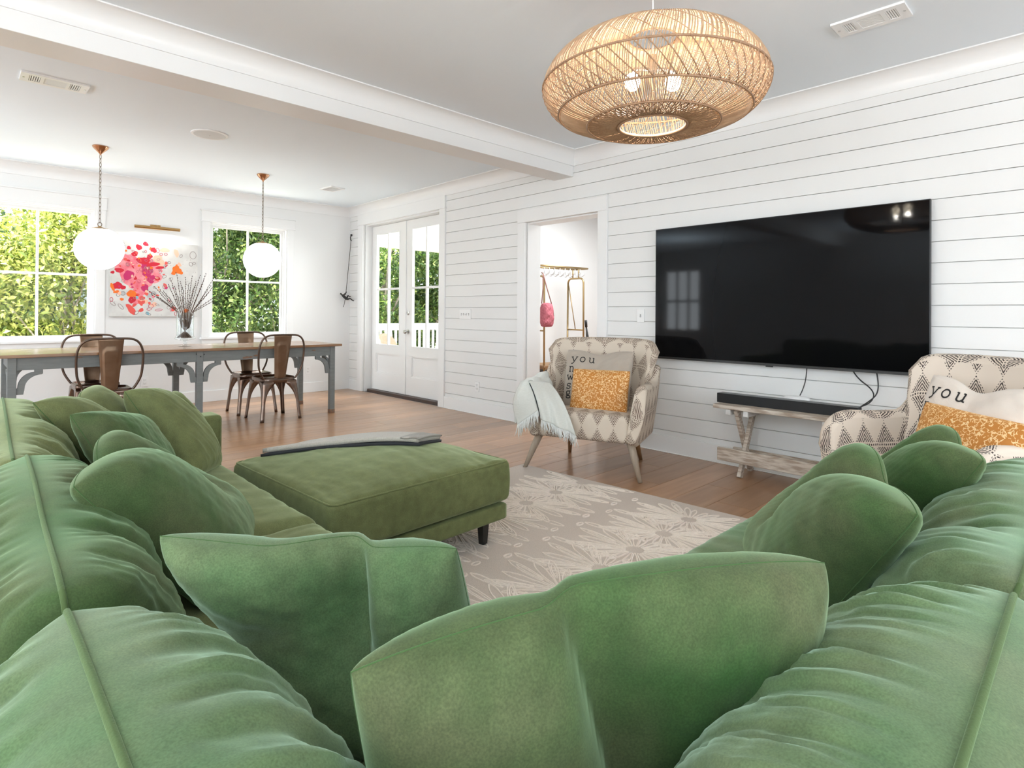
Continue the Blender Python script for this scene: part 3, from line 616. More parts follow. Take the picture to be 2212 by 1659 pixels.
def tree(name, label, base, blobs, n, size, lm, seed, trunk_r=0.05, nb=7, group=None):
    o = thing(name, label, 'tree' if 'tree' in name else 'shrub', base, 0, group); r = random.Random(seed)
    v, fs = leaf_cloud(n, blobs, size, seed); me = bpy.data.meshes.new('foliage'); me.from_pydata(v.tolist(), [], fs.tolist()); me.materials.append(lm)
    fo = bpy.data.objects.new('foliage', me); C.objects.link(fo); fo.parent = o; fo['kind'] = 'stuff'
    top = max(b[2] for b in blobs); mbt = MB(); pts = [(0, 0, 0)]
    for i in range(1, 7): pts.append((0.10 * math.sin(i * 1.3 + seed), 0.10 * math.cos(i * 1.7 + seed), top * i / 6))
    mbt.tube(pts, [trunk_r * (1 - 0.11 * i) for i in range(7)], 8); mbt.build('trunk', bark, o, smooth=True)
    for i in range(nb):
        b = blobs[i % len(blobs)]; s0 = Vector(pts[1 + i % 4]); e = Vector((b[0] + r.uniform(-.6, .6) * b[3], b[1] + r.uniform(-.6, .6) * b[4] - 0.2, b[2] + r.uniform(-.4, .6) * b[5])); mid = (s0 + e) / 2 + Vector((r.uniform(-.15, .15), r.uniform(-.15, .15), r.uniform(-.05, .2)))
        MB().tube([s0, (s0 + mid) / 2, mid, (mid + e) / 2 + Vector((0, 0, 0.04)), e], [trunk_r * 0.42, trunk_r * 0.36, trunk_r * 0.3, trunk_r * 0.2, trunk_r * 0.08], 6).build('branch', bark, o, smooth=True)
    return o
def blobs_rand(seed, n, w, d, z0, z1):
    r = random.Random(seed); return [(r.uniform(-w, w), r.uniform(-d, d), r.uniform(z0, z1), r.uniform(.45, .8), r.uniform(.4, .65), r.uniform(.4, .7)) for _ in range(n)]
tree('sunlit_shrub', 'bright yellow-green shrub filling the left half of the left window', (0.15, 11.2, -0.35), blobs_rand(1, 13, 0.75, 0.35, 0.8, 3.4), 14000, 0.092, leaf_bright, 1)
tree('sunlit_shrub', 'yellow-green shrub with bare stems in right half of the left window', (1.35, 11.9, -0.35), blobs_rand(2, 10, 0.45, 0.35, 1.1, 3.2), 7500, 0.092, leaf_bright, 2, nb=9)
tree('dark_tree', 'tall dark-leaved tree at the upper right of the left window', (2.0, 13.2, -0.35), [(-0.2, 0, 3.6, .7, .5, .5), (0.15, 0, 3.1, .5, .4, .4), (0.3, .2, 4.2, .8, .5, .6), (-.9, .1, 4.4, .7, .5, .5)], 3000, 0.21, leaf_dark, 3, 0.07)
tree('leafy_shrub', 'dense green shrub behind the left half of the right window', (3.3, 11.0, -0.35), blobs_rand(4, 12, 0.7, 0.4, 0.9, 3.5), 14000, 0.088, leaf_mid, 4, nb=10)
tree('leafy_shrub', 'dense green shrub behind the right half of the right window', (4.55, 11.4, -0.35), blobs_rand(5, 11, 0.7, 0.4, 0.9, 3.5), 12000, 0.088, leaf_mid, 5, nb=10)
tree('dark_tree', 'deep green tree behind the two shrubs of the right window', (4.3, 13.4, -0.35), blobs_rand(6, 14, 1.4, 0.5, 0.7, 4.4), 9000, 0.13, leaf_dark, 6, 0.08)
tree('garden_tree', 'broad green tree beyond the railing, in the left door leaf', (8.0, 12.9, -0.35), blobs_rand(7, 15, 1.2, 0.6, 0.3, 4.0), 10000, 0.13, leaf_mid, 7, 0.08)
tree('garden_tree', 'broad green tree beyond the railing, in the right door leaf', (10.4, 13.2, -0.35), blobs_rand(8, 15, 1.3, 0.6, 0.3, 4.2), 10000, 0.13, leaf_mid, 8, 0.08)
tree('dark_tree', 'dark green tree at the back of the garden past the porch', (10.0, 15.6, -0.35), blobs_rand(9, 18, 3.2, 0.6, 0.3, 4.6), 12000, 0.16, leaf_dark, 9, 0.1)
tree('dark_tree', 'long dark green hedge at the very back of the garden', (3.0, 19.0, -0.35), [(x * 1.3, 0, z, 1.1, .6, .9) for x in range(-8, 9) for z in (0.8, 2.2, 3.4)], 14000, 0.24, leaf_dark, 12, 0.1)
tree('dark_tree', 'dark shrub low behind the bare stems in the left window', (0.3, 13.0, -0.35), blobs_rand(10, 12, 1.0, 0.4, 0.4, 2.4), 6000, 0.12, leaf_dark, 10, 0.06)
S(MB().box((W + 0.0, DW[0] + 0.014, -0.014), (W + 0.36, DW[1] - 0.014, 0.0)).build('trim_10', oak), 'oak sill board in the open doorway')
# neighbour's siding and fence
hs = thing('neighbour_house', 'pale blue sided house wall glimpsed low in the left window', 'house', (2.3, 15.0, -0.35))
for i in range(16): MB().beam((-1.4 + 0.9, 0, 0.1 + i * 0.19), (1.6, 0, 0.1 + i * 0.19), 0.02, 0.185).build('siding_board', siding_m, hs)
MB().box((-0.5, 0.02, 0), (1.6, 3, 3.1)).build('wall', siding_m, hs); MB().box((-0.6, -0.05, 0), (-0.44, 0.1, 3.1)).build('corner_board', porchw, hs)
fe = thing('board_fence', 'brown board fence low behind the shrubs in the left window', 'fence', (-2.2, 14.2, -0.35))
fb = MB().box((0, 0, 0), (0.135, 0.02, 2.15)).build('fence_board', fence_m, fe)
for i in range(24):
    if i == 0: continue
    q = fb.copy(); C.objects.link(q); q.location.x = i * 0.14; q.parent = fe
for z in (0.3, 1.4): MB().box((0, 0.02, z), (3.36, 0.06, z + 0.09)).build('fence_rail', fence_m, fe)

# ------------------------------------------------------------------ ceiling and wall fixtures
def vent(label, loc, rz, w, d, style):
    o = thing('ceiling_vent', label, 'vent', loc, rz, 'ceiling air vents')
    MB().box((-w / 2 + 0.012, -d / 2 + 0.012, -0.004), (w / 2 - 0.012, d / 2 - 0.012, -0.001)).build('backing', grille, o)
    fr = MB(); b = 0.035 if style else 0.024
    fr.box((-w / 2, -d / 2, -0.012), (w / 2, -d / 2 + b, 0)); fr.box((-w / 2, d / 2 - b, -0.012), (w / 2, d / 2, 0)); fr.box((-w / 2, -d / 2 + b, -0.012), (-w / 2 + b * (1.3 if style else 1), d / 2 - b, 0)); fr.box((w / 2 - b * (1.3 if style else 1), -d / 2 + b, -0.012), (w / 2, d / 2 - b, 0))
    if style:
        for x in (-w * 0.19, w * 0.19): fr.box((x - 0.010, -d / 2 + b, -0.012), (x + 0.010, d / 2 - b, 0))
    fr.build('frame', wplastic, o)
    sl = None
    def slat(lo, hi): 
        MB().box(lo, hi).build('slat', wplastic, o)
    if style:
        x0 = w * 0.19 + 0.010; x1 = w / 2 - b * 1.3
        for s in (-1, 1):
            for i in range(5):
                x = s * (x0 + (x1 - x0) * (i + 0.5) / 5); slat((x - 0.0035, -d / 2 + b, -0.010), (x + 0.0035, d / 2 - b, -0.004))
        n = 11
        for i in range(n):
            y = -d / 2 + b + (d - 2 * b) * (i + 0.5) / n; slat((-w * 0.19 + 0.01, y - 0.0035, -0.010), (w * 0.19 - 0.01, y + 0.0035, -0.004))
        for s in (-1, 1):
            mbs = MB(); mbs.lathe([(0.006, -0.014), (0.006, -0.012)], 10, (s * (w / 2 - 0.018), 0, 0)); mbs.build('screw', nickel, o)
    else:
        for i in range(7):
            y = -d / 2 + b + (d - 2 * b) * (i + 0.5) / 7; slat((-w / 2 + b, y - 0.005, -0.010), (w / 2 - b, y + 0.005, -0.004))
    return o
vent('long white ceiling vent in the dining end, left of the round speaker', (0.49, 5.08, H), 0.0, 0.37, 0.19, 1)
vent('long white ceiling vent above the television wall, right of the rattan lamp', (3.504, 0.897, H), PI / 2, 0.34, 0.185, 1)
vent('small square white ceiling vent near the far corner by the porch doors', (3.47, 6.93, H), 0.1, 0.20, 0.27, 0)
sp = thing('ceiling_speaker', 'round white flush speaker grille on the dining ceiling', 'speaker', (1.63, 5.595, H))
m1 = MB(); m1.lathe([(0.15, 0), (0.15, -0.007), (0.144, -0.010)], 40); m1.build('rim', wplastic, sp, auto=30)
m1 = MB(); m1.lathe([(0.144, -0.009), (0.10, -0.012), (0.0, -0.013)], 40); m1.build('grille', mat('speaker_grille', (0.66, 0.67, 0.66), 0.6, bump=(600, 0.2)), sp, auto=30)
m1 = MB(); m1.sphere((0, 0, -0.0135), 0.006, 8, 6, (1, 1, 0.4)); m1.build('centre_logo_dot', nickel, sp)

def globe_pendant(label, loc):
    o = thing('globe_pendant', label, 'pendant lamp', loc, 0, 'white glass globe pendants over the dining table')
    m = MB(); m.lathe([(0.066, 0), (0.068, -0.008), (0.060, -0.022), (0.036, -0.046), (0.016, -0.066), (0.008, -0.074), (0.008, -0.084), (0.0, -0.086)], 32); m.build('canopy', copper, o, auto=40)
    zt, zb = -0.082, -0.735; n = 17; step = (zt - zb) / n
    proto = None
    for i in range(n):
        if proto is None:
            pts = [(0.0085 * math.cos(a), 0, (0.018 if math.sin(a) >= 0 else -0.018) * 0.0 + 0.0245 * math.sin(a)) for a in [2 * PI * k / 14 for k in range(14)]]
            proto = MB().tube(pts, 0.0026, 6, closed=True).build('chain_link', chain_m, o, smooth=True); q = proto
        else: q = proto.copy(); C.objects.link(q); q.parent = o
        q.location = (0, 0, zt - step * (i + 0.5)); q.rotation_euler = (0, 0, 0.5 + (PI / 2 if i % 2 else 0))
    m = MB(); m.tube([(0.016 * math.cos(a), 0, -0.752 + 0.020 * math.sin(a)) for a in [2 * PI * k / 16 for k in range(16)]], 0.004, 6, closed=True); m.build('hanging_loop', chain_m, o, smooth=True)
    m = MB(); m.lathe([(0.0, -0.768), (0.012, -0.769), (0.016, -0.777), (0.05, -0.786), (0.082, -0.797), (0.086, -0.803), (0.084, -0.807)], 32); m.build('cap', brass, o, auto=40)
    m = MB(); r = 0.203; zc = -0.985
    m.lathe([(r * math.sin(a), zc + r * math.cos(a)) for a in [0.40 + (PI - 0.40) * k / 22 for k in range(23)]], 40); m.build('globe', globe_m, o, smooth=True)
    return o
globe_pendant('white globe pendant on a chain, nearer the left window', (1.003, 6.766, H))
globe_pendant('white globe pendant on a chain, in front of the right window', (2.555, 6.806, H))

# brass picture light and painting
pl = thing('picture_light', 'slim brass tube picture light above the red painting', 'picture light', (1.765, D, 2.17))
MB().box((-0.055, -0.012, -0.005), (0.055, 0, 0.05)).build('backplate', brass, pl, bevel=0.002)
MB().tube([(0, -0.01, 0.025), (0, -0.06, 0.04), (0, -0.11, 0.02)], 0.006, 8).build('arm', brass, pl, smooth=True)
MB().tube([(-0.24, -0.12, 0), (0.24, -0.12, 0)], 0.019, 20).build('tube_shade', brass, pl, auto=40)
light('picture_lamp', 'AREA', (1.765, D - 0.115, 2.145), 3.0, (1, 0.97, 0.92), (math.radians(-12), 0, 0), shape='RECTANGLE', size=0.42, size_y=0.02)

pa = thing('abstract_painting', 'unframed abstract canvas splashed with red, pink and orange beside the left window', 'painting', (1.30, D, 1.10))
PWd, PHt = 0.932, 0.908
MB().box((0, -0.038, 0), (PWd, -0.002, PHt)).build('canvas', canvas_m, pa, bevel=0.002)
def paint(name, c, **k): return mat('paint_' + name, c, 0.7, **k)
cols = dict(red=paint('red', (0.60, 0.012, 0.035)), coral=paint('coral', (0.78, 0.10, 0.08)), pink=paint('pink', (0.78, 0.12, 0.18), vary=(14, (0.86, 0.36, 0.38), 0.2)), magenta=paint('magenta', (0.55, 0.02, 0.13)), orange=paint('orange', (0.85, 0.17, 0.015)), peach=paint('peach', (0.86, 0.50, 0.36)), ring=paint('ring_grey', (0.30, 0.25, 0.24)), ringred=paint('ring_red', (0.55, 0.10, 0.14)), blue=paint('blue', (0.22, 0.50, 0.60)), grey=paint('grey', (0.46, 0.48, 0.48)))
bufs = {k: MB() for k in cols}; lay = [0]
def blob(col, x, y, rx, ry, a=0.0, wob=0.12, n=18):
    lay[0] += 1; z = -0.0384 - lay[0] * 0.00001; r = random.Random(lay[0] * 3 + 1); ph = [r.uniform(0, 6.28) for _ in range(4)]
    pts = []
    for k in range(n):
        t = 2 * PI * k / n; w = 1 + wob * (math.sin(2 * t + ph[0]) + 0.7 * math.sin(3 * t + ph[1]) + 0.5 * math.sin(5 * t + ph[2]))
        px, py = rx * math.cos(t) * w, ry * math.sin(t) * w
        pts.append((min(max(x + px * math.cos(a) - py * math.sin(a), 0.002), PWd - 0.002), z, min(max(y + px * math.sin(a) + py * math.cos(a), 0.002), PHt - 0.002)))
    bufs[col].add(pts, [tuple(range(n))])
def ring(col, x, y, rx, ry, a=0.0, w=0.006, n=20):
    lay[0] += 1; z = -0.0384 - lay[0] * 0.00001; vs = []
    for q in (0, 1):
        for k in range(n):
            t = 2 * PI * k / n; px, py = (rx - w * q) * math.cos(t), (ry - w * q) * math.sin(t)
            vs.append((min(max(x + px * math.cos(a) - py * math.sin(a), 0.002), PWd - 0.002), z, min(max(y + px * math.sin(a) + py * math.cos(a), 0.002), PHt - 0.002)))
    bufs[col].add(vs, [(k, (k + 1) % n, n + (k + 1) % n, n + k) for k in range(n)])
# coordinates as fractions of the canvas, read from the photograph (x right, y down)
def fx(x): return x * PWd
def fy(y): return (1 - y) * PHt
for (x, y, rx, ry) in ((0.30, 0.42, .19, .21), (0.20, 0.30, .10, .14), (0.42, 0.34, .14, .12), (0.34, 0.56, .12, .08), (0.46, 0.47, .10, .10), (0.12, 0.36, .07, .09), (0.33, 0.66, .09, .07), (0.28, 0.78, .07, .06)): blob('pink', fx(x), fy(y), rx * PWd, ry * PHt, 0.3, 0.10, 28)
for (x, y, rx, ry) in ((0.52, 0.22, .05, .05), (0.56, 0.28, .04, .05), (0.60, 0.10, .06, .03), (0.74, 0.13, .03, .05), (0.37, 0.80, .05, .03), (0.48, 0.84, .04, .03)): blob('peach', fx(x), fy(y), rx * PWd, ry * PHt, 0.2)
for (x, y, rx, ry) in ((0.40, 0.38, .07, .09), (0.20, 0.46, .06, .06), (0.45, 0.50, .05, .05), (0.38, 0.62, .04, .05)): blob('magenta', fx(x), fy(y), rx * PWd, ry * PHt, 0.4)
for (x, y, rx, ry) in ((0.31, 0.085, .035, .035), (0.385, 0.035, .03, .03), (0.475, 0.11, .035, .035), (0.265, 0.175, .035, .035), (0.43, 0.20, .035, .03), (0.20, 0.10, .02, .025), (0.36, 0.26, .07, .05), (0.47, 0.30, .07, .03), (0.52, 0.49, .03, .03), (0.08, 0.60, .05, .05), (0.14, 0.62, .03, .03), (0.24, 0.78, .04, .045), (0.10, 0.40, .05, .03), (0.03, 0.43, .02, .02), (0.55, 0.34, .05, .02)): blob('red', fx(x), fy(y), rx * PWd, ry * PHt, 0.1)
for (x, y, rx, ry) in ((0.23, 0.955, .035, .08), (0.34, 0.965, .035, .02), (0.265, 0.90, .025, .02), (0.35, 0.755, .03, .03), (0.33, 0.82, .02, .04), (0.36, 0.86, .03, .02), (0.62, 0.275, .02, .02), (0.61, 0.58, .022, .03), (0.71, 0.945, .03, .03), (0.40, 0.70, .02, .025), (0.30, 0.71, .02, .02)): blob('coral', fx(x), fy(y - (0.05 if y > 0.85 else 0)), rx * PWd, ry * PHt, 0.7)
for (x, y, rx, ry) in ((0.745, 0.36, .055, .05), (0.71, 0.40, .03, .03), (0.79, 0.39, .03, .03), (0.75, 0.31, .03, .025), (0.235, 0.70, .05, .05), (0.03, 0.62, .02, .05), (0.07, 0.68, .03, .02), (0.13, 0.775, .022, .018), (0.86, 0.92, .03, .03), (0.62, 0.05, .0, .0)):
    if rx: blob('orange', fx(x), fy(y), rx * PWd, ry * PHt, 0.3)
blob('peach', fx(0.775), fy(0.285), 0.022, 0.024); blob('grey', fx(0.14), fy(0.70), 0.03, 0.03); blob('grey', fx(0.46), fy(0.71), 0.05, 0.03, 0.4); blob('blue', fx(0.295), fy(0.745), 0.012, 0.026); blob('blue', fx(0.415), fy(0.955), 0.014, 0.024, 0.5)
for (x, y, rx, ry, a) in ((0.94, 0.145, .042, .055, 0), (0.915, 0.27, .024, .03, .3), (0.955, 0.255, .02, .02, 0), (0.795, 0.165, .018, .026, -.4), (0.655, 0.265, .022, .018, 0), (0.605, 0.325, .013, .03, 0), (0.60, 0.46, .03, .02, .6), (0.545, 0.375, .013, .014, 0), (0.13, 0.06, .02, .03, .5), (0.09, 0.72, .022, .022, 0), (0.12, 0.87, .045, .02, -.9), (0.035, 0.83, .04, .02, -.8), (0.355, 0.765, .017, .017, 0), (0.52, 0.84, .028, .014, -.4), (0.42, 0.965, .035, .016, -.4), (0.29, 0.95, .03, .02, .9), (0.60, 0.60, .02, .03, .2), (0.14, 0.70, .027, .027, 0)): ring('ring', fx(x), fy(y), rx * PWd, ry * PHt, a)
for (x, y, rx, ry, a) in ((0.52, 0.11, .02, .035, .2), (0.385, 0.135, .013, .02, 0), (0.54, 0.91, .045, .016, .1), (0.45, 0.86, .03, .03, .5), (0.365, 0.39, .022, .03, 0), (0.42, 0.40, .022, .028, 0), (0.415, 0.50, .022, .03, 0), (0.43, 0.90, .028, .02, .2), (0.68, 0.90, .012, .03, 0), (0.735, 0.96, .014, .03, 0), (0.02, 0.78, .02, .03, 0), (0.19, 0.32, .022, .03, .3), (0.56, 0.16, .02, .02, 0), (0.615, 0.155, .02, .02, 0)): ring('ringred', fx(x), fy(y), rx * PWd, ry * PHt, a)
pr_ = random.Random(21)
for k in range(70):
    x = pr_.gauss(0.36, 0.16); y = pr_.gauss(0.45, 0.20)
    if 0.03 < x < 0.97 and 0.03 < y < 0.97: blob(pr_.choice(('red', 'coral', 'pink', 'magenta', 'orange', 'peach')), fx(x), fy(y), PWd * pr_.uniform(.006, .022), PHt * pr_.uniform(.006, .022), pr_.uniform(0, 3), .15, 10)
for k in range(60): blob('ring', fx(pr_.uniform(.02, .98)), fy(pr_.uniform(.02, .98)), PWd * .004, PHt * .004, 0, .2, 6)
for k in range(26):
    x = pr_.gauss(0.42, 0.18); y = pr_.uniform(.1, .95); ring(pr_.choice(('ring', 'ringred')), fx(min(max(x, .05), .95)), fy(y), PWd * pr_.uniform(.012, .024), PHt * pr_.uniform(.012, .028), pr_.uniform(0, 3), .0045)
for k, b_ in bufs.items():
    o = b_.build({'ring': 'grey_outlines', 'ringred': 'red_outlines'}.get(k, k + '_paint'), cols[k], pa, recalc=False); o['kind'] = 'stuff'

# wall plates
def plate(name, label, cat, loc, rz, w, h, kind, n=1):
    o = thing(name, label, cat, loc, rz)
    MB().box((-w / 2, -0.006, -h / 2), (w / 2, 0, h / 2)).build('cover_plate', wplastic, o, bevel=0.002)
    for i in range(n):
        x = (i - (n - 1) / 2) * 0.046
        if kind == 'toggle':
            MB().box((x - 0.006, -0.0075, -0.013), (x + 0.006, -0.0055, 0.013)).build('toggle_slot', mat('slot_shade', (0.30, 0.30, 0.29), 0.5) if 'slot_shade' not in MATS else MATS['slot_shade'], o)
            MB().beam((x, -0.006, -0.002), (x, -0.022, 0.008 if i % 2 else -0.008), 0.007, 0.010).build('toggle', wplastic, o)
        else:
            for z in (-0.020, 0.020):
                mb = MB(); mb.box((x - 0.0165, -0.009, z - 0.014), (x + 0.0165, -0.0055, z + 0.014)); q = mb.build('socket', wplastic, o, bevel=0.003)
                s = MB(); s.box((x - 0.0085, -0.0096, z - 0.002), (x - 0.006, -0.0088, z + 0.008)); s.box((x + 0.006, -0.0096, z - 0.002), (x + 0.0085, -0.0088, z + 0.008)); s.box((x - 0.002, -0.0096, z - 0.010), (x + 0.002, -0.0088, z - 0.006)); s.build('socket_slots', slotm, q)
    return o
plate('light_switch', 'wide white plate of four toggle switches between the doors', 'switch', (W, 5.337, 1.155), -PI / 2, 0.21, 0.116, 'toggle', 4)
plate('light_switch', 'single white toggle switch beside the television', 'switch', (W, 2.897, 1.155), -PI / 2, 0.074, 0.116, 'toggle', 1)
plate('wall_outlet', 'white wall outlet low between the porch doors and the doorway', 'outlet', (W, 5.112, 0.315), -PI / 2, 0.074, 0.116, 'outlet')
plate('wall_outlet', 'white wall outlet under the left half of the dining table', 'outlet', (1.67, D, 0.312), 0, 0.072, 0.116, 'outlet')
plate('wall_outlet', 'white wall outlet seen below the right end of the dining table', 'outlet', (3.72, D, 0.322), 0, 0.072, 0.116, 'outlet')

# climbing figure on its rope
cf = thing('climber_sculpture', 'small black climbing figure hanging from a rope hook on the wall', 'sculpture', (W, 8.03, 1.40))
MB().sphere((-0.018, 0.035, 0.945), 0.016, 12, 8).build('hook', iron, cf, smooth=True)
MB().tube([(-0.018, 0.035, 0.94), (-0.032, 0.036, 0.91), (-0.028, 0.034, 0.87), (-0.016, 0.034, 0.86)], [0.009, 0.007, 0.008, 0.010], 8).build('hook_eye', iron, cf, smooth=True)
MB().tube([(-0.022, 0.034, 0.87), (-0.06, 0.028, 0.5), (-0.105, 0.02, 0.085), (-0.125, 0.0, 0.03)], 0.0045, 6).build('rope', rope_m, cf, smooth=True)
MB().tube([(-0.13, 0.0, -0.03), (-0.135, 0.012, -0.10), (-0.15, 0.022, -0.155)], 0.0040, 6).build('rope_tail', rope_m, cf, smooth=True)
me = bpy.data.meshes.new('figure'); J = dict(pel=(-0.105, -0.01, -0.035), ch=(-0.165, 0.0, 0.015), nk=(-0.190, 0.0, 0.038), hd=(-0.213, 0.0, 0.050), ls=(-0.165, 0.022, 0.025), le=(-0.135, 0.03, 0.035), lh=(-0.110, 0.018, 0.066), rs=(-0.165, -0.022, 0.022), re=(-0.140, -0.028, 0.045), rh=(-0.112, -0.008, 0.078), lk=(-0.075, 0.02, 0.025), la=(-0.040, 0.02, 0.000), lt=(-0.030, 0.02, 0.018), rk=(-0.065, -0.03, -0.022), ra=(-0.015, -0.035, -0.060), rt=(-0.004, -0.035, -0.046), lhp=(-0.10, 0.012, -0.035), rhp=(-0.10, -0.022, -0.035))
nm = list(J); ed = [('pel', 'ch'), ('ch', 'nk'), ('nk', 'hd'), ('ch', 'ls'), ('ls', 'le'), ('le', 'lh'), ('ch', 'rs'), ('rs', 're'), ('re', 'rh'), ('pel', 'lhp'), ('lhp', 'lk'), ('lk', 'la'), ('la', 'lt'), ('pel', 'rhp'), ('rhp', 'rk'), ('rk', 'ra'), ('ra', 'rt')]
me.from_pydata([J[k] for k in nm], [(nm.index(a), nm.index(b)) for a, b in ed], [])
fo = bpy.data.objects.new('figure', me); C.objects.link(fo); fo.parent = cf; me.materials.append(iron)
sk = fo.modifiers.new('skin', 'SKIN'); rad = dict(pel=.020, ch=.023, nk=.009, hd=.017, ls=.011, le=.008, lh=.007, rs=.011, re=.008, rh=.007, lk=.010, la=.007, lt=.006, rk=.010, ra=.007, rt=.006, lhp=.015, rhp=.015)
for i, k in enumerate(nm): me.skin_vertices[0].data[i].radius = (rad[k], rad[k]); me.skin_vertices[0].data[i].use_root = (k == 'pel')
fo.modifiers.new('sub', 'SUBSURF').levels = 2; fo.modifiers['sub'].render_levels = 2

# ------------------------------------------------------------------ dining table, vase, chairs
TX0, TX1, TY0, TY1, TZ = 0.26, 3.262, 6.235, 7.20, 0.80
tb = thing('dining_table', 'long farmhouse dining table with brown plank top and grey painted braced legs', 'table', (0, 0, 0))
nb = 6; wbd = (TY1 - TY0) / nb
for i in range(nb): MB().box((TX0, TY0 + i * wbd + 0.0008, TZ - 0.026), (TX1, TY0 + (i + 1) * wbd - 0.0008, TZ)).build('top_plank', table_wood, tb, bevel=0.003, bseg=2)
LX = (0.347, 1.761, 3.168); AP0 = 0.668
for y in (6.285, 7.125):
    for x in LX: 
        l = MB().box((x - 0.029, y - 0.006 if y < 7 else y, 0), (x + 0.029, y + 0.05 if y < 7 else y + 0.056, TZ - 0.026)).build('leg', grey_wood, tb, bevel=0.003)
        l['label'] = 'grey painted leg'
        MB().box((x - 0.0296, (y - 0.0066 if y < 7 else y - 0.0006), 0), (x + 0.0296, (y + 0.0506 if y < 7 else y + 0.0566), 0.045)).build('worn_foot', worn, l)
    MB().box((LX[0] + 0.029, y + 0.004, AP0), (LX[2] - 0.029, y + 0.030, TZ - 0.026)).build('apron', grey_wood, tb, bevel=0.002)
for x in (LX[0], LX[2]): MB().box((x - 0.014, 6.335, AP0), (x + 0.014, 7.125, TZ - 0.026)).build('end_apron', grey_wood, tb, bevel=0.002)
def brace(x, s, y):
    # curved bracket from the leg face at x (side s) up to the apron
    top = AP0 + 0.002; P = [(0.0, top - 0.205), (0.045, top - 0.205), (0.052, top - 0.165)]
    for i in range(9):
        a = PI * (1 - 0.5 * i / 8); P.append((0.165 + 0.112 * math.cos(a) * 1.0, top - 0.155 + 0.112 * math.sin(a)))
    P += [(0.172, top - 0.036), (0.172, top), (0.115, top), (0.115, top - 0.020)]
    for i in range(9):
        a = PI / 2 + PI / 2 * i / 8; P.append((0.115 + 0.108 * math.cos(a), top - 0.150 + 0.128 * math.sin(a)))
    P += [(0.0, top - 0.155)]
    MB().extrude([(x + s * a, y, b) for a, b in P], (0, 0.028, 0)).build('curved_brace', grey_wood, tb, bevel=0.0015, bseg=1)
for y in (6.293, 7.13):
    brace(LX[0] + 0.029, 1, y); brace(LX[1] - 0.029, -1, y); brace(LX[1] + 0.029, 1, y); brace(LX[2] - 0.029, -1, y)
def brace_y(x, y, s):
    o_ = [o for o in tb.children if o.name.startswith('curved_brace')][0]; c = o_.copy(); C.objects.link(c); c.parent = tb
    c.matrix_local = Matrix.Translation((x - 0.014, y, 0)) @ Matrix.Rotation(s * PI / 2, 4, 'Z') @ Matrix.Translation((-(LX[0] + 0.029), -6.293 - (0.028 if s < 0 else 0), 0))
for x in (LX[0], LX[2]): brace_y(x + 0.014, 6.335, 1)
# paint worn through to wood on the aprons
for (x, z, w_, h_, r_) in ((2.22, 0.690, 0.13, 0.030, .2), (2.30, 0.705, 0.05, 0.02, .1), (2.94, 0.735, 0.06, 0.016, 0), (0.80, 0.755, 0.05, 0.010, 0)):
    mbp = MB(); n = 14; r2 = random.Random(int(x * 100)); mbp.add([(x + w_ / 2 * math.cos(2 * PI * k / n) * r2.uniform(.7, 1.1), 6.2885, z + h_ / 2 * math.sin(2 * PI * k / n + r_) * r2.uniform(.6, 1.1)) for k in range(n)], [tuple(range(n))])
    q = mbp.build('worn_patch', worn, tb, recalc=False)
for x, z in ((1.73, 0.745), (1.765, 0.72), (1.80, 0.74)): 
    mbp = MB(); mbp.lathe([(0.006, 0), (0.005, 0.004), (0, 0.005)], 8); Mx = Matrix.Translation((x, 6.279 if abs(x - 1.761) < .03 else 6.289, z)) @ Matrix.Rotation(PI / 2, 4, 'X'); mbp.v = [tuple(Mx @ Vector(p)) for p in mbp.v]; mbp.build('bolt', iron, tb)

va = thing('glass_vase', 'clear footed glass vase standing on the dining table', 'vase', (1.752, 6.77, TZ))
m = MB(); m.lathe([(0.060, 0.0), (0.062, 0.004), (0.020, 0.014), (0.014, 0.024), (0.020, 0.034), (0.013, 0.046), (0.016, 0.056), (0.060, 0.066), (0.096, 0.078), (0.100, 0.084), (0.092, 0.092), (0.083, 0.110), (0.080, 0.16), (0.081, 0.28), (0.084, 0.355), (0.082, 0.356), (0.078, 0.28), (0.077, 0.16), (0.078, 0.112), (0.060, 0.085), (0.0, 0.080)], 36); m.build('bowl', vglass, va, smooth=True)
br_r = random.Random(11)
tips = [(-.345, .56), (-.32, .52), (-.30, .60), (-.27, .50), (-.25, .57), (-.20, .55), (-.16, .62), (-.14, .68), (-.10, .60), (-.08, .74), (-.05, .66), (-.03, .60), (0.0, .70), (.03, .64), (.06, .72), (.08, .60), (.10, .66), (.14, .72), (.17, .68), (.20, .74), (.24, .62), (.27, .70), (.30, .66), (.36, .56), (.42, .55), (.22, .54)]
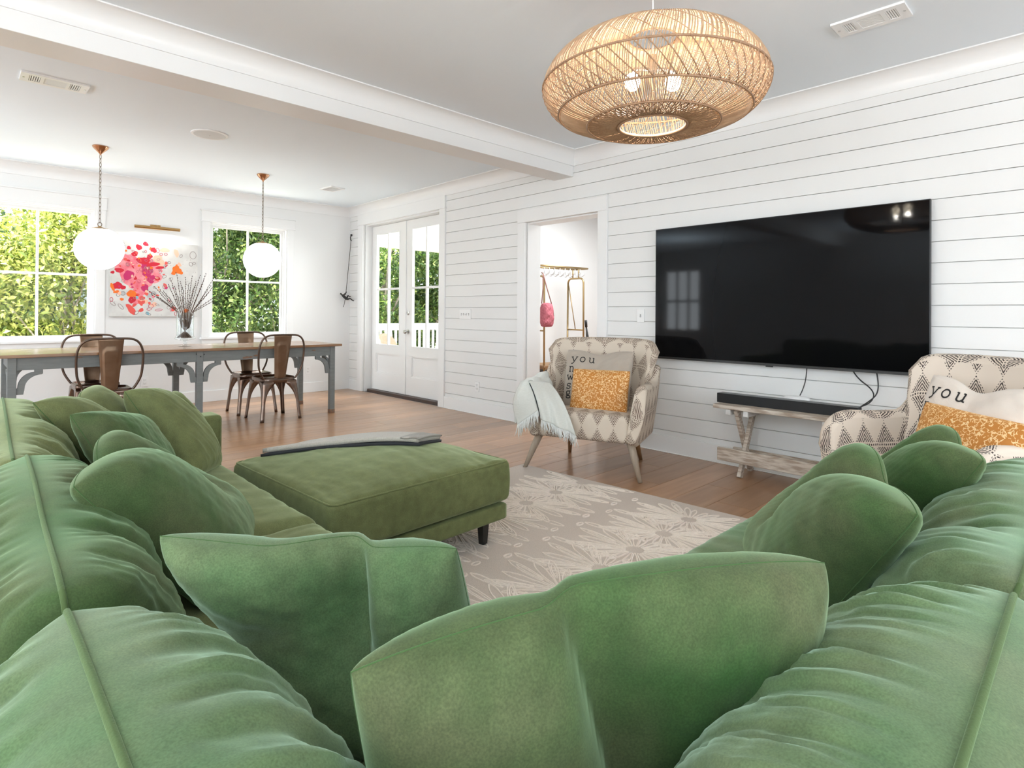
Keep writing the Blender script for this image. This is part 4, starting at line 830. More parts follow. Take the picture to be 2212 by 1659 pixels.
for i, (dx, hz) in enumerate(tips):
    a = math.radians(37); dy = br_r.uniform(-.14, .14)
    # spread across the line of sight
    ex, ey = dx * 0.93 + dy * 0.3, -dx * 0.25 + dy; ln = math.hypot(dx, dy) + 1e-6
    p0 = Vector((-ex * 0.20, -ey * 0.18, 0.088)); pm = Vector((ex * 0.10, ey * 0.10, 0.20)); rim = Vector((max(-.066, min(.066, ex * 0.30)), max(-.05, min(.05, ey * 0.3)), 0.36)); tip = Vector((ex, ey, hz + 0.02))
    mid = rim.lerp(tip, 0.5) + Vector((ex * 0.03, ey * 0.03, 0.02 - 0.03 * abs(dx)))
    pts = [p0, pm, rim, rim.lerp(mid, .55), mid, mid.lerp(tip, .55) + Vector((0, 0, .004)), tip]
    o = tag(MB().tube(pts, [.0036, .0034, .0030, .0026, .0022, .0017, .0010], 5).build('willow_branch', twig, smooth=True, loc=va.location), 'thin budded willow branch standing in the glass vase', 'branch', 'willow branches in the vase')
    mb = MB(); seq = [rim, mid, tip]
    for k in range(13):
        f_ = 0.12 + 0.88 * k / 12; base = rim.lerp(mid, f_ * 2) if f_ < .5 else mid.lerp(tip, f_ * 2 - 1); off = Vector((br_r.uniform(-1, 1), br_r.uniform(-1, 1), .4)).normalized() * 0.005
        mb.sphere(base + off, 0.0050, 6, 4, (.8, .8, 1.35))
    mb.build('bud', bud_m, o, smooth=True)['kind'] = 'stuff'

def metal_chair(label, loc, rz):
    """chair faces +y, back at -y"""
    o = thing('metal_cafe_chair', label, 'chair', loc, rz, 'worn metal cafe chairs at the dining table')
    def rsq(h, w, r, n=5):
        pts = []
        for cx, cy, a0 in ((w - r, w - r, 0), (-w + r, w - r, PI / 2), (-w + r, -w + r, PI), (w - r, -w + r, 1.5 * PI)):
            for k in range(n + 1): a = a0 + PI / 2 * k / n; pts.append((cx + r * math.cos(a), cy + r * math.sin(a), h))
        return pts
    m = MB(); prof = [(0.446, 0.0), (0.446, 0.10), (0.450, 0.158), (0.462, 0.166), (0.464, 0.172), (0.456, 0.180), (0.436, 0.181), (0.405, 0.182)]
    rings = []
    for h, w in prof:
        w = max(w, 0.012); rings.append(rsq(h, w, min(0.06, w * .9)))
    n = len(rings[0]); vs = [p for r_ in rings for p in r_]; fs = [(i * n + k, i * n + (k + 1) % n, (i + 1) * n + (k + 1) % n, (i + 1) * n + k) for i in range(len(rings) - 1) for k in range(n)]; fs.append(tuple(range(n - 1, -1, -1)))
    m.add(vs, fs); ob = m.build('seat', gun, o, smooth=True); md = ob.modifiers.new('t', 'SOLIDIFY'); md.thickness = 0.003
    # four splayed pressed legs: two flanges meeting on the corner, flaring into the seat rim
    for sx in (-1, 1):
        for sy in (-1, 1):
            m = MB(); rows = []
            for k in range(13):
                t = k / 12; z = 0.425 * (1 - t); c = 0.178 + 0.037 * t + (0.004 * t * t); w = 0.030 + 0.125 * max(0, 1 - t * 1.7) ** 2.6
                cx, cy = sx * c, sy * c
                r1 = 0.012; inn = 0.006
                rows.append([(cx - sx * w, cy - sy * 0.002, z), (cx - sx * (w * 0.5 + r1 * .5), cy + sy * 0.003, z), (cx - sx * r1, cy + sy * 0.004, z), (cx + sx * 0.001, cy + sy * 0.001, z), (cx + sx * 0.004, cy - sy * r1, z), (cx + sx * 0.003, cy - sy * (w * 0.5 + r1 * .5), z), (cx - sx * 0.002, cy - sy * w, z)])
            m.grid(rows); ob = m.build('leg', gun, o, smooth=True); md = ob.modifiers.new('t', 'SOLIDIFY'); md.thickness = 0.0035; md.offset = 0
    # tube hoop of the back
    pts = []
    def bp(x, z): return (x, -0.165 - 0.16 * max(0, z - 0.44) - 0.0, z)
    half = [(0.170, 0.445), (0.205, 0.50), (0.236, 0.57), (0.245, 0.66), (0.248, 0.76), (0.236, 0.84), (0.205, 0.892), (0.160, 0.916), (0.10, 0.922)]
    pts = [bp(x, z) for x, z in half] + [bp(-x, z) for x, z in reversed(half)]
    # smooth the hoop
    P = [Vector(p) for p in pts]
    for _ in range(2):
        Q = [P[0]]
        for a, b in zip(P, P[1:]): Q += [a.lerp(b, .25), a.lerp(b, .75)]
        P = Q + [P[-1]]
    MB().tube(P, 0.0105, 8).build('back_hoop', darkmetal, o, smooth=True)
    # tapered centre splat with a pressed arch
    rows = []
    for k in range(25):
        t = k / 24; z = 0.442 + (0.922 - 0.442) * t; hw = 0.060 + 0.037 * t; row = []
        for j in range(21):
            s_ = -1 + 2 * j / 20; x = s_ * hw; y = bp(0, z)[1] - 0.012 * (1 - s_ * s_) * (1 - 0.3 * t)
            top = 0.80 + 0.035 * math.sqrt(max(0, 1 - (s_ / 0.66) ** 2)) if abs(s_) < 0.66 else 0
            e = min((0.66 - abs(s_)) * 0.09, (top - z) if abs(s_) < .66 else -1, (z - 0.455))
            y -= 0.006 * float(smooth(-0.001, 0.006, np.array(e)))
            row.append((x, y, z))
        rows.append(row)
    m = MB().grid(rows); ob = m.build('splat', bronze, o, smooth=True); md = ob.modifiers.new('t', 'SOLIDIFY'); md.thickness = 0.004
    MB().tube([(-0.17, -0.172, 0.446), (0, -0.182, 0.448), (0.17, -0.172, 0.446)], 0.006, 6).build('back_brace', darkmetal, o, smooth=True)
    return o
ch = metal_chair('bronze metal cafe chair tucked in at the right end, its back toward the sofa', (2.535, 6.41, 0), math.radians(2))
dup(ch, (1.015, 6.40, 0), math.radians(-2), 'bronze metal cafe chair tucked in at the left end, its back toward the sofa')
dup(ch, (2.515, 6.99, 0), math.radians(178), 'bronze metal cafe chair at the right end, on the window side of the table')
dup(ch, (1.015, 6.99, 0), math.radians(181), 'bronze metal cafe chair at the left end, on the window side of the table')

# ------------------------------------------------------------------ television, soundbar, bench, cables
tv = thing('television', 'large black flat television mounted on the white shiplap wall', 'television', (W, 1.742, 1.345))
MB().box((-0.070, -0.966, -0.545), (-0.042, 0.966, 0.545)).build('housing', blk, tv, bevel=0.004)
MB().box((-0.0715, -0.960, -0.528), (-0.0698, 0.960, 0.539)).build('screen', tv_m, tv)
MB().box((-0.074, -0.966, -0.548), (-0.066, 0.966, -0.532)).build('lower_bezel', mat('bezel_grey', (0.05, 0.05, 0.05), 0.35, 0.5), tv, bevel=0.001, bseg=1)
MB().box((-0.076, -0.02, -0.556), (-0.066, 0.03, -0.546)).build('logo_tab', blk, tv)
MB().box((-0.044, -0.3, -0.2), (0, 0.3, 0.2)).build('wall_mount', blk, tv)
bn = thing('folding_bench', 'distressed whitewashed folding bench with crossed legs under the television', 'bench', (0, 0, 0))
BX0, BX1, B0, B1, BZt = 4.05, 4.345, 0.98, 2.055, 0.512
MB().box((BX0, B0, BZt - 0.030), (BX0 + 0.142, B1, BZt)).build('top_plank', wash, bn, bevel=0.004); MB().box((BX0 + 0.148, B0, BZt - 0.030), (BX1, B1, BZt)).build('top_plank', wash, bn, bevel=0.004)
for y in (1.86, 1.21):
    s = 1
    MB().beam((BX0 + 0.035, y + 0.03, BZt - 0.032), (BX1 - 0.02, y + 0.03, 0.0), 0.045, 0.028, (0, 1, 0)).build('leg', wash, bn, bevel=0.003)
    MB().beam((BX1 - 0.035, y, BZt - 0.032), (BX0 + 0.02, y, 0.0), 0.045, 0.028, (0, 1, 0)).build('leg', wash, bn, bevel=0.003)
    for yy in (y + 0.085, y - 0.045): MB().box((BX0 + 0.01, yy - 0.018, BZt - 0.072), (BX1 - 0.01, yy + 0.018, BZt - 0.030)).build('peg_batten', pegm, bn, bevel=0.004)
MB().box((BX0 - 0.004, 1.02, 0.105), (BX0 + 0.020, 2.02, 0.200)).build('stretcher_board', wash, bn, bevel=0.004)
MB().box((BX1 - 0.045, 1.02, 0.105), (BX1 - 0.022, 2.02, 0.160)).build('stretcher_board', wash, bn, bevel=0.004)
sb = thing('soundbar', 'long black soundbar lying on the whitewashed bench', 'soundbar', (4.19, 1.60, BZt))
MB().box((-0.045, -0.472, 0), (0.045, 0.472, 0.068)).build('body', blkcloth, sb, bevel=0.004); MB().box((-0.044, -0.470, 0.0678), (0.044, 0.470, 0.070)).build('top_panel', blk, sb)
rt = thing('router', 'flat white rounded router behind the soundbar', 'router', (4.29, 1.55, BZt))
m = MB(); m.lathe([(0.0, 0), (0.055, 0.0), (0.060, 0.02), (0.055, 0.075), (0.045, 0.085), (0, 0.086)], 28); m.v = [(x, y * 1.6, z) for x, y, z in m.v]; m.build('body', wplastic, rt, auto=40)
def cable(label, pts, r=0.0042):
    P = [Vector(p) for p in pts]
    for _ in range(3):
        Q = [P[0]]
        for a, b in zip(P, P[1:]): Q += [a.lerp(b, .25), a.lerp(b, .75)]
        P = Q + [P[-1]]
    return tag(MB().tube(P, r, 6).build('power_cable', cable_m, smooth=True), label, 'cable')
cable('thin black cable dropping straight down behind the soundbar, leftmost of three', [(4.345, 1.50, 0.86), (4.34, 1.505, 0.72), (4.33, 1.525, 0.64), (4.32, 1.54, 0.60)], 0.0036)
cable('black cable curving from the television, middle of three', [(4.345, 1.235, 0.86), (4.33, 1.19, 0.76), (4.30, 1.07, 0.68), (4.27, 1.08, 0.61), (4.24, 1.15, 0.570), (4.22, 1.17, 0.575)])
cable('black cable bowing from the television to the soundbar end, rightmost of three', [(4.345, 1.085, 0.86), (4.34, 1.06, 0.74), (4.32, 1.06, 0.66), (4.27, 1.10, 0.61), (4.23, 1.145, 0.572)])

# ------------------------------------------------------------------ soft furnishing helpers
chop_side = 1
def pillow(name, TL, TR, BL, BR, T, m, parent=None, nu=56, nv=56, bow=0.07, p=2.3, q=0.5, seed=1, wr=0.004, chop=None, gather=0.0, gdec=0.55, gfreq=9, back=1.0, seam=None, sag=0.0, bowtop=None, pv=None, rc=0.06, curl=0.0, ledge=0.0, rim=0.0, front_k=1.0):
    """Stuffed cushion between four corner points. chop=(u0, width, depth, reach, skew), gather = radial puckers along the top seam."""
    TL, TR, BL, BR = (np.array(x, float) for x in (TL, TR, BL, BR))
    cen = (TL + TR + BL + BR) / 4
    su = np.sin(np.linspace(-1, 1, nu) * PI / 2 * 0.96) / math.sin(PI / 2 * 0.96); sv = np.sin(np.linspace(-1, 1, nv) * PI / 2 * 0.96) / math.sin(PI / 2 * 0.96)
    Ug, Vg = np.meshgrid(su, sv, indexing='ij')
    eu = ((TR - TL) + (BR - BL)) / 2; ev = ((TL - BL) + (TR - BR)) / 2
    n = np.cross(eu, ev); n /= np.linalg.norm(n); evn = ev / np.linalg.norm(ev)
    bt = bow if bowtop is None else bowtop
    x = Ug * (1 - bow * (1 - Vg ** 2)); y = Vg * (1 - np.where(Vg > 0, bt, bow) * (1 - Ug ** 2))
    cr_ = 1 - rc * (np.abs(Ug) ** 5) * (np.abs(Vg) ** 5); x = x * cr_; y = y * cr_
    a = (x + 1) / 2; b = (y + 1) / 2
    base = (BL[None, None] * ((1 - a) * (1 - b))[..., None] + BR[None, None] * (a * (1 - b))[..., None] + TL[None, None] * ((1 - a) * b)[..., None] + TR[None, None] * (a * b)[..., None])
    pv_ = p if pv is None else pv
    prof = np.clip((1 - np.abs(Ug) ** p) * (1 - np.abs(Vg) ** pv_), 0, 1) ** q
    th = T / 2 * prof * (1 + sag * (-Vg))
    edge = np.clip(1 - np.maximum(np.abs(Ug), np.abs(Vg)), 0, 1)
    outs = []
    if curl: base = base + n[None, None] * (curl * smooth(0.0, 1.0, Vg) * smooth(0.25, -0.35, Ug))[..., None]
    g = np.zeros_like(Ug); gs = g
    if chop:
        # crease from the top edge into the face: steep on one side, gentle on the other
        u0, ws, wg, dep, reach, skew, depth = chop
        uu = Ug - u0 - skew * (1 - Vg); A_ = smooth(-reach, 0.75, Vg)
        g = np.where(uu > 0, np.exp(-(np.abs(uu) / abs(ws)) ** 1.1), np.exp(-(np.abs(uu) / abs(wg)) ** 1.1)) * A_
        if ledge: base = base - n[None, None] * (abs(ledge) * smooth(-0.09, 0.11, uu * (1 if ledge > 0 else -1)) * np.exp(-np.abs(uu) / 0.7) * smooth(-0.5, 0.5, Vg))[..., None]
        base = base - evn[None, None] * (dep * np.exp(-(uu / 0.38) ** 2) * smooth(-0.4, 1.0, Vg))[..., None]
    for side, f_ in ((1, front_k), (-1, back)):
        t = th * f_
        d = wr * nz(Ug * 1.2, Vg * 1.2, seed + (0 if side > 0 else 50), 2.2) * np.clip(edge * 5, 0, 1)
        d += wr * 0.9 * nz(Ug * 3, Vg * 3, seed + 7 + side, 2.0) * np.exp(-edge / 0.18) * np.clip(edge * 9, 0, 1)
        if gather:
            wob = nz(Ug, Vg, seed + 3 + side, 1.3); s1 = nz(Ug * gfreq * 0.55 + 0.20 * wob + 0.14 * Vg, Vg * 0.4, seed + 5 + side, 1.0, 6, 1.6); s2 = nz(Ug * gfreq * 1.5 + 0.35 * wob, Vg * 0.5, seed + 15 + side, 1.0, 5, 1.5)
            amp = np.clip((1 - Vg) * 14, 0, 1) * np.clip((1 - np.abs(Ug)) * 8, 0.1, 1)
            d += gather * amp * ((0.5 - np.abs(s1)) * np.exp(-(1 - Vg) / gdec) + 0.65 * (0.45 - np.abs(s2)) * np.exp(-(1 - Vg) / (gdec * 0.45)))
        if chop: t = t * (1 - depth * g * (1.0 if side == chop_side else 0.6)); d = d * (1 - 0.5 * g)
        outs.append(base + n[None, None] * (side * t + side * d)[..., None])
    front, bk = outs
    ids = np.arange(nu * nv).reshape(nu, nv); idb = ids.copy(); off = nu * nv; cnt = 0; vb = []
    for i in range(nu):
        for j in range(nv):
            if 0 < i < nu - 1 and 0 < j < nv - 1: idb[i, j] = off + cnt; cnt += 1; vb.append(bk[i, j])
    # both skins share the border
    fr2 = front.copy(); mid = (front + bk) / 2; 
    bord = np.zeros((nu, nv), bool); bord[0] = bord[-1] = True; bord[:, 0] = bord[:, -1] = True
    fr2[bord] = mid[bord]
    V = np.concatenate([fr2.reshape(-1, 3), np.array(vb)]) - cen
    fs = []
    for i in range(nu - 1):
        for j in range(nv - 1):
            fs.append((ids[i, j], ids[i + 1, j], ids[i + 1, j + 1], ids[i, j + 1])); fs.append((idb[i, j], idb[i, j + 1], idb[i + 1, j + 1], idb[i + 1, j]))
    mb = MB(); mb.v = V.tolist(); mb.f = [tuple(int(k) for k in f_) for f_ in fs]
    o = mb.build(name, m, parent, smooth=True, loc=tuple(cen), recalc=True)
    if rim:
        loop_ = [mid[i, 0] for i in range(nu)] + [mid[-1, j] for j in range(1, nv)] + [mid[i, -1] for i in range(nu - 2, -1, -1)] + [mid[0, j] for j in range(nv - 2, 0, -1)]
        MB().tube([Vector(e - cen) for e in loop_], rim, 5, closed=True).build('edge_seam', velvet_rim, o, smooth=True)
    if seam:
        edge_ = [mid[0, j] for j in range(nv - 14, nv)] + [mid[i, nv - 1] for i in range(1, nu - 1)] + [mid[-1, j] for j in range(nv - 1, nv - 15, -1)]
        q_ = MB().tube([Vector(e - cen) for e in edge_], seam, 8).build('seam_piping', velvet_seam, o, smooth=True)
    o['_mid'] = 0; del o['_mid']
    return o
def rbox(sx, sy, sz, r, crown=0.0, n=22, seed=0, wr=0.0, puck=0.0, axis='x', bulge=0.0):
    """rounded, slightly crowned upholstery block centred on x,y with its base at z=0"""
    mb = MB(); h = np.array([sx, sy, sz]) / 2
    lin = np.sin(np.linspace(-1, 1, n) * PI / 2 * 0.9) / math.sin(PI / 2 * 0.9)
    A, B = np.meshgrid(lin, lin, indexing='ij')
    for ax in range(3):
        for s in (-1, 1):
            P = np.zeros(A.shape + (3,)); P[..., ax] = s; P[..., (ax + 1) % 3] = A if s > 0 else B; P[..., (ax + 2) % 3] = B if s > 0 else A
            Q = P * h; core = np.clip(Q, -(h - r), h - r); dv = Q - core; ln = np.linalg.norm(dv, axis=-1, keepdims=True); ln[ln == 0] = 1
            Q = core + dv / ln * r
            x, y = Q[..., 0] / h[0], Q[..., 1] / h[1]; top = np.clip(Q[..., 2] / h[2], 0, 1)
            Q[..., 2] += top * crown * (1 - np.abs(x) ** 2.4) * (1 - np.abs(y) ** 2.4)
            zf = 1 - np.abs(Q[..., 2] / h[2]) ** 2
            Q[..., 0] += bulge * x * np.abs(x) ** 3 * zf; Q[..., 1] += bulge * y * np.abs(y) ** 3 * zf
            if wr:
                Q[..., 2] += top * wr * nz(x * 1.5, y * 1.5, seed, 2.0)
            if puck:
                u = y if axis == 'x' else x; e = np.exp(-(1 - np.abs(x if axis == 'x' else y)) / 0.45)
                Q[..., 2] += top * puck * (0.5 - np.abs(nz(u * 4.0 + 0.25 * nz(x, y, seed + 4), (x if axis == 'x' else y) * 0.5, seed + 9, 1.3, 6, 1.6))) * (0.35 + 0.65 * e)
            Q[..., 2] += h[2]
            mb.grid(Q)
    return mb

# ------------------------------------------------------------------ rug
rg = thing('area_rug', 'beige rug with raised cream starburst flowers in front of the sofa', 'rug', (3.165, 3.151, 0), math.radians(3.3))
RW, RL = 2.75, 3.3
MB().box((-RW, -RL, 0.001), (0, 0, 0.012)).build('pile', rug_m, rg, bevel=0.004)
mbr = MB()
def loop_strip(pts, w=0.0042, z0=0.011, z1=0.0165):
    n = len(pts); vs = []; fs = []; z1 += rr.uniform(-0.0018, 0.0018)
    for i in range(n):
        a = Vector(pts[i - 1]); b = Vector(pts[(i + 1) % n]); t = (b - a); t = t.normalized() if t.length > 0 else Vector((1, 0)); nn = Vector((-t.y, t.x)); p = Vector(pts[i])
        l, r_ = p + nn * w, p - nn * w
        vs += [(l.x, l.y, z0), (p.x + nn.x * w * .6, p.y + nn.y * w * .6, z1), (p.x - nn.x * w * .6, p.y - nn.y * w * .6, z1), (r_.x, r_.y, z0)]
    for i in range(n):
        j = (i + 1) % n
        for k in range(3): fs.append((i * 4 + k, i * 4 + k + 1, j * 4 + k + 1, j * 4 + k))
    mbr.add(vs, fs)
rr = random.Random(5)
def petal(cx, cy, ang, r0, r1, wd):
    pts = []; n = 9
    for sgn in (1, -1):
        for k in range(n):
            t = k / (n - 1); t = t if sgn > 0 else 1 - t
            w = wd * (t ** 0.75) * (1 - t ** 5) + 0.002; r_ = r0 + (r1 - r0) * t
            x = r_; y = sgn * w + rr.uniform(-.0015, .0015)
            pts.append((cx + x * math.cos(ang) - y * math.sin(ang), cy + x * math.sin(ang) + y * math.cos(ang)))
    if all(-RW + .01 < p[0] < -0.006 and -RL + .01 < p[1] < -0.006 for p in pts): loop_strip(pts)
for row in range(5):
    cy = -0.63 - row * 0.85
    for i in range(11):
        cx = -0.10 - i * 0.29 - (0.16 if row % 2 else 0.0)
        for half in (1, -1):
            for k in range(10):
                a = half * math.radians(12 + 156 * k / 9) + rr.uniform(-.03, .03); up_ = abs(math.sin(a)); L = 0.15 + 0.225 * up_ ** 1.4 * (1.0 if k % 2 == 0 else 0.72)
                petal(cx, cy, a, 0.045, L, 0.016 + 0.012 * up_)
                if L > 0.24 and k % 2 == 0: petal(cx, cy, a, 0.12, L * 0.84, 0.012)
        for half in (1, -1): (petal(cx - 0.145, cy, half * PI / 2, 0.030, 0.15, 0.030), petal(cx - 0.145, cy, half * PI / 2, 0.20, 0.40, 0.022), petal(cx - 0.145, cy, half * PI / 2, 0.06, 0.12, 0.014))
        for q_ in (0, 1):
            ox = cx - 0.06 - q_ * 0.16; oy = cy - 0.425 + (0.03 if q_ else -0.02)
            lp = [(ox + 0.026 * math.cos(t_), oy + 0.013 * math.sin(t_)) for t_ in [2 * PI * z_ / 10 for z_ in range(10)]]
            if all(-RW + .01 < p[0] < -0.006 and -RL + .01 < p[1] < -0.006 for p in lp): loop_strip(lp, 0.004)
q = mbr.build('raised_pattern', rug_w, rg); q['kind'] = 'stuff'

# ------------------------------------------------------------------ sectional sofa
sofa = thing('sectional_sofa', 'large green velvet sectional sofa wrapping the corner of the rug', 'sofa', (0, 0, 0))
vo, vg, vm = velvet_olive, velvet_green, velvet_mint
MB().box((-0.28, -0.28, 0.125), (0.95, 3.45, 0.265)).build('base', vo, sofa, bevel=0.02)
MB().box((0.95, -0.28, 0.125), (2.16, 0.95, 0.265)).build('base', vo, sofa, bevel=0.02)
MB().box((-0.28, -0.28, 0.25), (-0.10, 3.45, 0.62)).build('back_frame', vo, sofa, bevel=0.03, bseg=3)
MB().box((-0.09, -0.28, 0.25), (2.16, -0.10, 0.62)).build('back_frame', vo, sofa, bevel=0.03, bseg=3)
MB().box((-0.09, 3.30, 0.25), (1.04, 3.46, 0.618)).build('arm', vo, sofa, bevel=0.022, bseg=3)
for x, y in ((-0.22, 3.38), (0.88, 3.38), (0.88, 1.9), (-0.22, 1.5), (-0.22, -0.22), (2.08, -0.22), (2.08, 0.88), (1.1, 0.88)): MB().beam((x, y, 0.125), (x, y, 0.0125 if x > .4 and y < 3.1 else 0.0), 0.05, 0.05, (0, 1, 0), 0.035, 0.035).build('foot', black_foot, sofa)
def seat(x0, x1, y0, y1, m, axis, seed, zt=0.448, crown=0.035, puck=0.012):
    o = rbox(x1 - x0, y1 - y0, zt - 0.268, 0.055, crown, 40, seed, 0.004, puck, axis, 0.012).build('seat_cushion', m, sofa, smooth=True, merge=True, loc=((x0 + x1) / 2, (y0 + y1) / 2, 0.268)); return o
seat(-0.09, 0.930, 0.0, 0.985, vo, 'x', 1)
seat(-0.09, 0.925, 0.99, 1.935, vo, 'x', 2); seat(-0.09, 0.935, 1.94, 3.295, vo, 'x', 3)
seat(0.935, 1.50, -0.09, 0.93, vm, 'y', 4, puck=0.006); seat(1.505, 2.13, -0.09, 0.925, vm, 'y', 5, puck=0.006)
def backc(TL, TR, BL, BR, T, m, seed, **k):
    return pillow('back_cushion', TL, TR, BL, BR, T, m, sofa, nu=150, nv=72, bow=0.03, bowtop=k.pop('bowtop', -0.03), p=5.0, pv=2.1, q=0.5, seed=seed, wr=0.005, gdec=0.8, gather=k.pop('gather', 0.034), gfreq=k.pop('gfreq', 10), seam=0.0040, rc=0.05, **k)
backc((0.10, -0.12, 0.80), (0.10, 0.905, 0.815), (0.14, -0.10, 0.42), (0.17, 0.93, 0.42), 0.38, vm, 21)
backc((0.105, 0.95, 0.805), (0.13, 1.86, 0.825), (0.15, 0.94, 0.42), (0.16, 1.90, 0.42), 0.36, vg, 22, chop=(-0.30, 0.10, 0.2, 0.02, 0.6, 0.03, 0.35))
backc((0.11, 1.93, 0.80), (0.14, 3.05, 0.835), (0.15, 1.92, 0.42), (0.16, 3.10, 0.42), 0.34, vo, 23, chop=(-0.55, 0.10, 0.2, 0.02, 0.6, 0.02, 0.35))
backc((1.02, 0.088, 0.815), (0.36, 0.082, 0.81), (1.05, 0.18, 0.42), (0.34, 0.16, 0.42), 0.40, vm, 24)
backc((2.10, 0.09, 0.80), (1.05, 0.088, 0.805), (2.12, 0.19, 0.42), (1.06, 0.18, 0.42), 0.40, vm, 25, chop=(0.30, 0.10, 0.2, 0.03, 0.6, 0.0, 0.4))

def throw(label, TL, TR, BL, BR, T, m, seed, **k):
    k.setdefault('p', 3.0); k.setdefault('bow', 0.03); k.setdefault('q', 0.42); k.setdefault('rc', 0.02); k.setdefault('wr', 0.0028)
    o = pillow('throw_pillow', TL, TR, BL, BR, T, m, None, nu=84, nv=84, seed=seed, rim=k.pop('rim', 0.0012), **k); tag(o, label, 'pillow', 'green velvet throw pillows on the sofa'); return o
throw('green throw pillow with two upright lobes against the far left sofa back, behind all others', (0.19, 2.53, 0.86), (0.44, 3.10, 0.842), (0.47, 2.50, 0.46), (0.66, 3.10, 0.46), 0.22, vo, 31, back=0.5, chop=(-0.05, -0.30, 0.10, 0.06, 0.4, 0, 0.6))
throw('dark green throw pillow leaning on the far sofa arm, next to the ottoman', (0.50, 2.80, 0.845), (0.74, 3.05, 0.80), (0.70, 2.62, 0.46), (0.885, 2.84, 0.46), 0.19, vo, 32, chop=(0.45, 0.30, 0.12, 0.03, -0.1, 0, 0.5))
throw('bright green throw pillow whose single pointed corner shows behind the big creased one', (0.265, 2.30, 0.842), (0.50, 2.72, 0.74), (0.45, 2.20, 0.47), (0.62, 2.58, 0.46), 0.23, vg, 33, back=0.5)
throw('large olive throw pillow with a deep crease, midway along the left sofa side', (0.155, 1.35, 0.845), (0.30, 1.89, 0.855), (0.46, 1.42, 0.46), (0.66, 1.92, 0.46), 0.27, vg, 34, back=0.4, front_k=0.95, q=0.38, p=3.3, rc=0.05, chop=(0.12, 0.50, 0.07, 0.05, 0.45, 0.0, 0.95), ledge=0.045)
throw('light green chopped throw pillow in the near left corner of the sofa', (0.258, 1.03, 0.848), (0.575, 0.715, 0.802), (0.42, 0.96, 0.44), (0.68, 0.72, 0.44), 0.20, vm, 35, chop=(0.30, 0.09, 0.5, 0.015, 0.8, -0.14, 0.85), curl=0.06, ledge=-0.03, rim=0.0008, wr=0.004)
throw('very large green throw pillow filling the centre foreground', (0.25, 0.47, 0.855), (0.762, 0.235, 0.875), (0.36, 0.56, 0.42), (0.80, 0.36, 0.42), 0.19, vg, 36, chop=(-0.26, 0.40, 0.08, 0.0, 0.9, 0.24, 0.75), bowtop=-0.10, ledge=0.022, rim=0.0008, wr=0.004)
throw('olive green throw pillow with a folded corner, centre right, on the right sofa side', (1.59, 0.42, 0.875), (1.12, 0.21, 0.855), (1.72, 0.72, 0.46), (1.27, 0.46, 0.46), 0.26, vg, 37, back=0.4, front_k=0.95, q=0.38, p=3.3, rc=0.05, chop=(-0.12, 0.07, 0.50, 0.05, 0.45, 0.0, 0.95), ledge=-0.045)
throw('green throw pillow farthest right, in front of the printed armchair', (1.98, 0.32, 0.880), (1.63, 0.19, 0.860), (2.06, 0.66, 0.46), (1.78, 0.44, 0.46), 0.24, vg, 38, back=0.4, front_k=0.95, q=0.38, p=3.3, rc=0.05, chop=(-0.1, 0.07, 0.5, 0.04, 0.45, 0.0, 0.9), ledge=-0.035)

# ------------------------------------------------------------------ ottoman
ot = thing('ottoman', 'large square green velvet ottoman on the rug before the sofa', 'ottoman', (1.505, 2.545, 0), math.radians(2.6))
rbox(0.97, 0.92, 0.082, 0.016, 0, 16).build('base', vo, ot, smooth=True, merge=True, loc=(0, 0, 0.140))
cu = rbox(0.985, 0.935, 0.205, 0.028, 0.055, 60, 8, 0.003, 0.010, 'y', 0.008).build('cushion', vo, ot, smooth=True, merge=True, loc=(0, 0, 0.232))
def rect_loop(hx, hy, r, z):
    P = []
    for cx, cy, a0 in ((hx - r, hy - r, 0), (-hx + r, hy - r, PI / 2), (-hx + r, -hy + r, PI), (hx - r, -hy + r, 1.5 * PI)):
        for k in range(6): a = a0 + PI / 2 * k / 5; P.append((cx + r * math.cos(a), cy + r * math.sin(a), z))
    return P
MB().tube(rect_loop(0.487, 0.462, 0.03, 0.197), 0.0045, 8, closed=True).build('seam_piping', vo, cu, smooth=True)
for sx in (-1, 1):
    for sy in (-1, 1): MB().beam((sx * 0.40, sy * 0.37, 0.142), (sx * 0.40, sy * 0.37, 0.0125), 0.045, 0.045, (0, 1, 0), 0.030, 0.030).build('foot', black_foot, ot)
# folded blanket on the ottoman: two soft layers, dark underside showing along the fold
bl = thing('folded_blanket', 'folded grey knitted blanket with dark underside lying on the ottoman', 'blanket', (0, 0, 0))
def ott_z(x, y):
    d = Vector((x - 1.505, y - 2.545)); c, s = math.cos(-math.radians(2.6)), math.sin(-math.radians(2.6)); u = (d.x * c - d.y * s) / 0.4925; v = (d.x * s + d.y * c) / 0.4675
    return 0.437 + 0.055 * max(0, 1 - abs(u) ** 2.4) * max(0, 1 - abs(v) ** 2.4) if abs(u) < 1 and abs(v) < 1 else 0.425
def sheet(corners, off, th, name, m, parent, n=26, seed=1, wav=0.004):
    a, b, c_, d = (Vector(p) for p in corners); P = []
    for i in range(n):
        row = []
        for j in range(n):
            u, v = i / (n - 1), j / (n - 1); p = a.lerp(b, u).lerp(d.lerp(c_, u), v)
            row.append((p.x, p.y, ott_z(p.x, p.y) + off + wav * math.sin(u * 7 + seed) * math.cos(v * 5)))
        P.append(row)
    ob = MB().grid(P).build(name, m, parent, smooth=True, recalc=False); md = ob.modifiers.new('t', 'SOLIDIFY'); md.thickness = th; md.offset = 0; return ob
E0 = [(1.10, 2.93), (1.72, 2.46), (1.965, 2.60), (1.36, 2.995)]
sheet(E0, 0.010, 0.014, 'underside_layer', darkthrow, bl, 30, 1, 0.002)
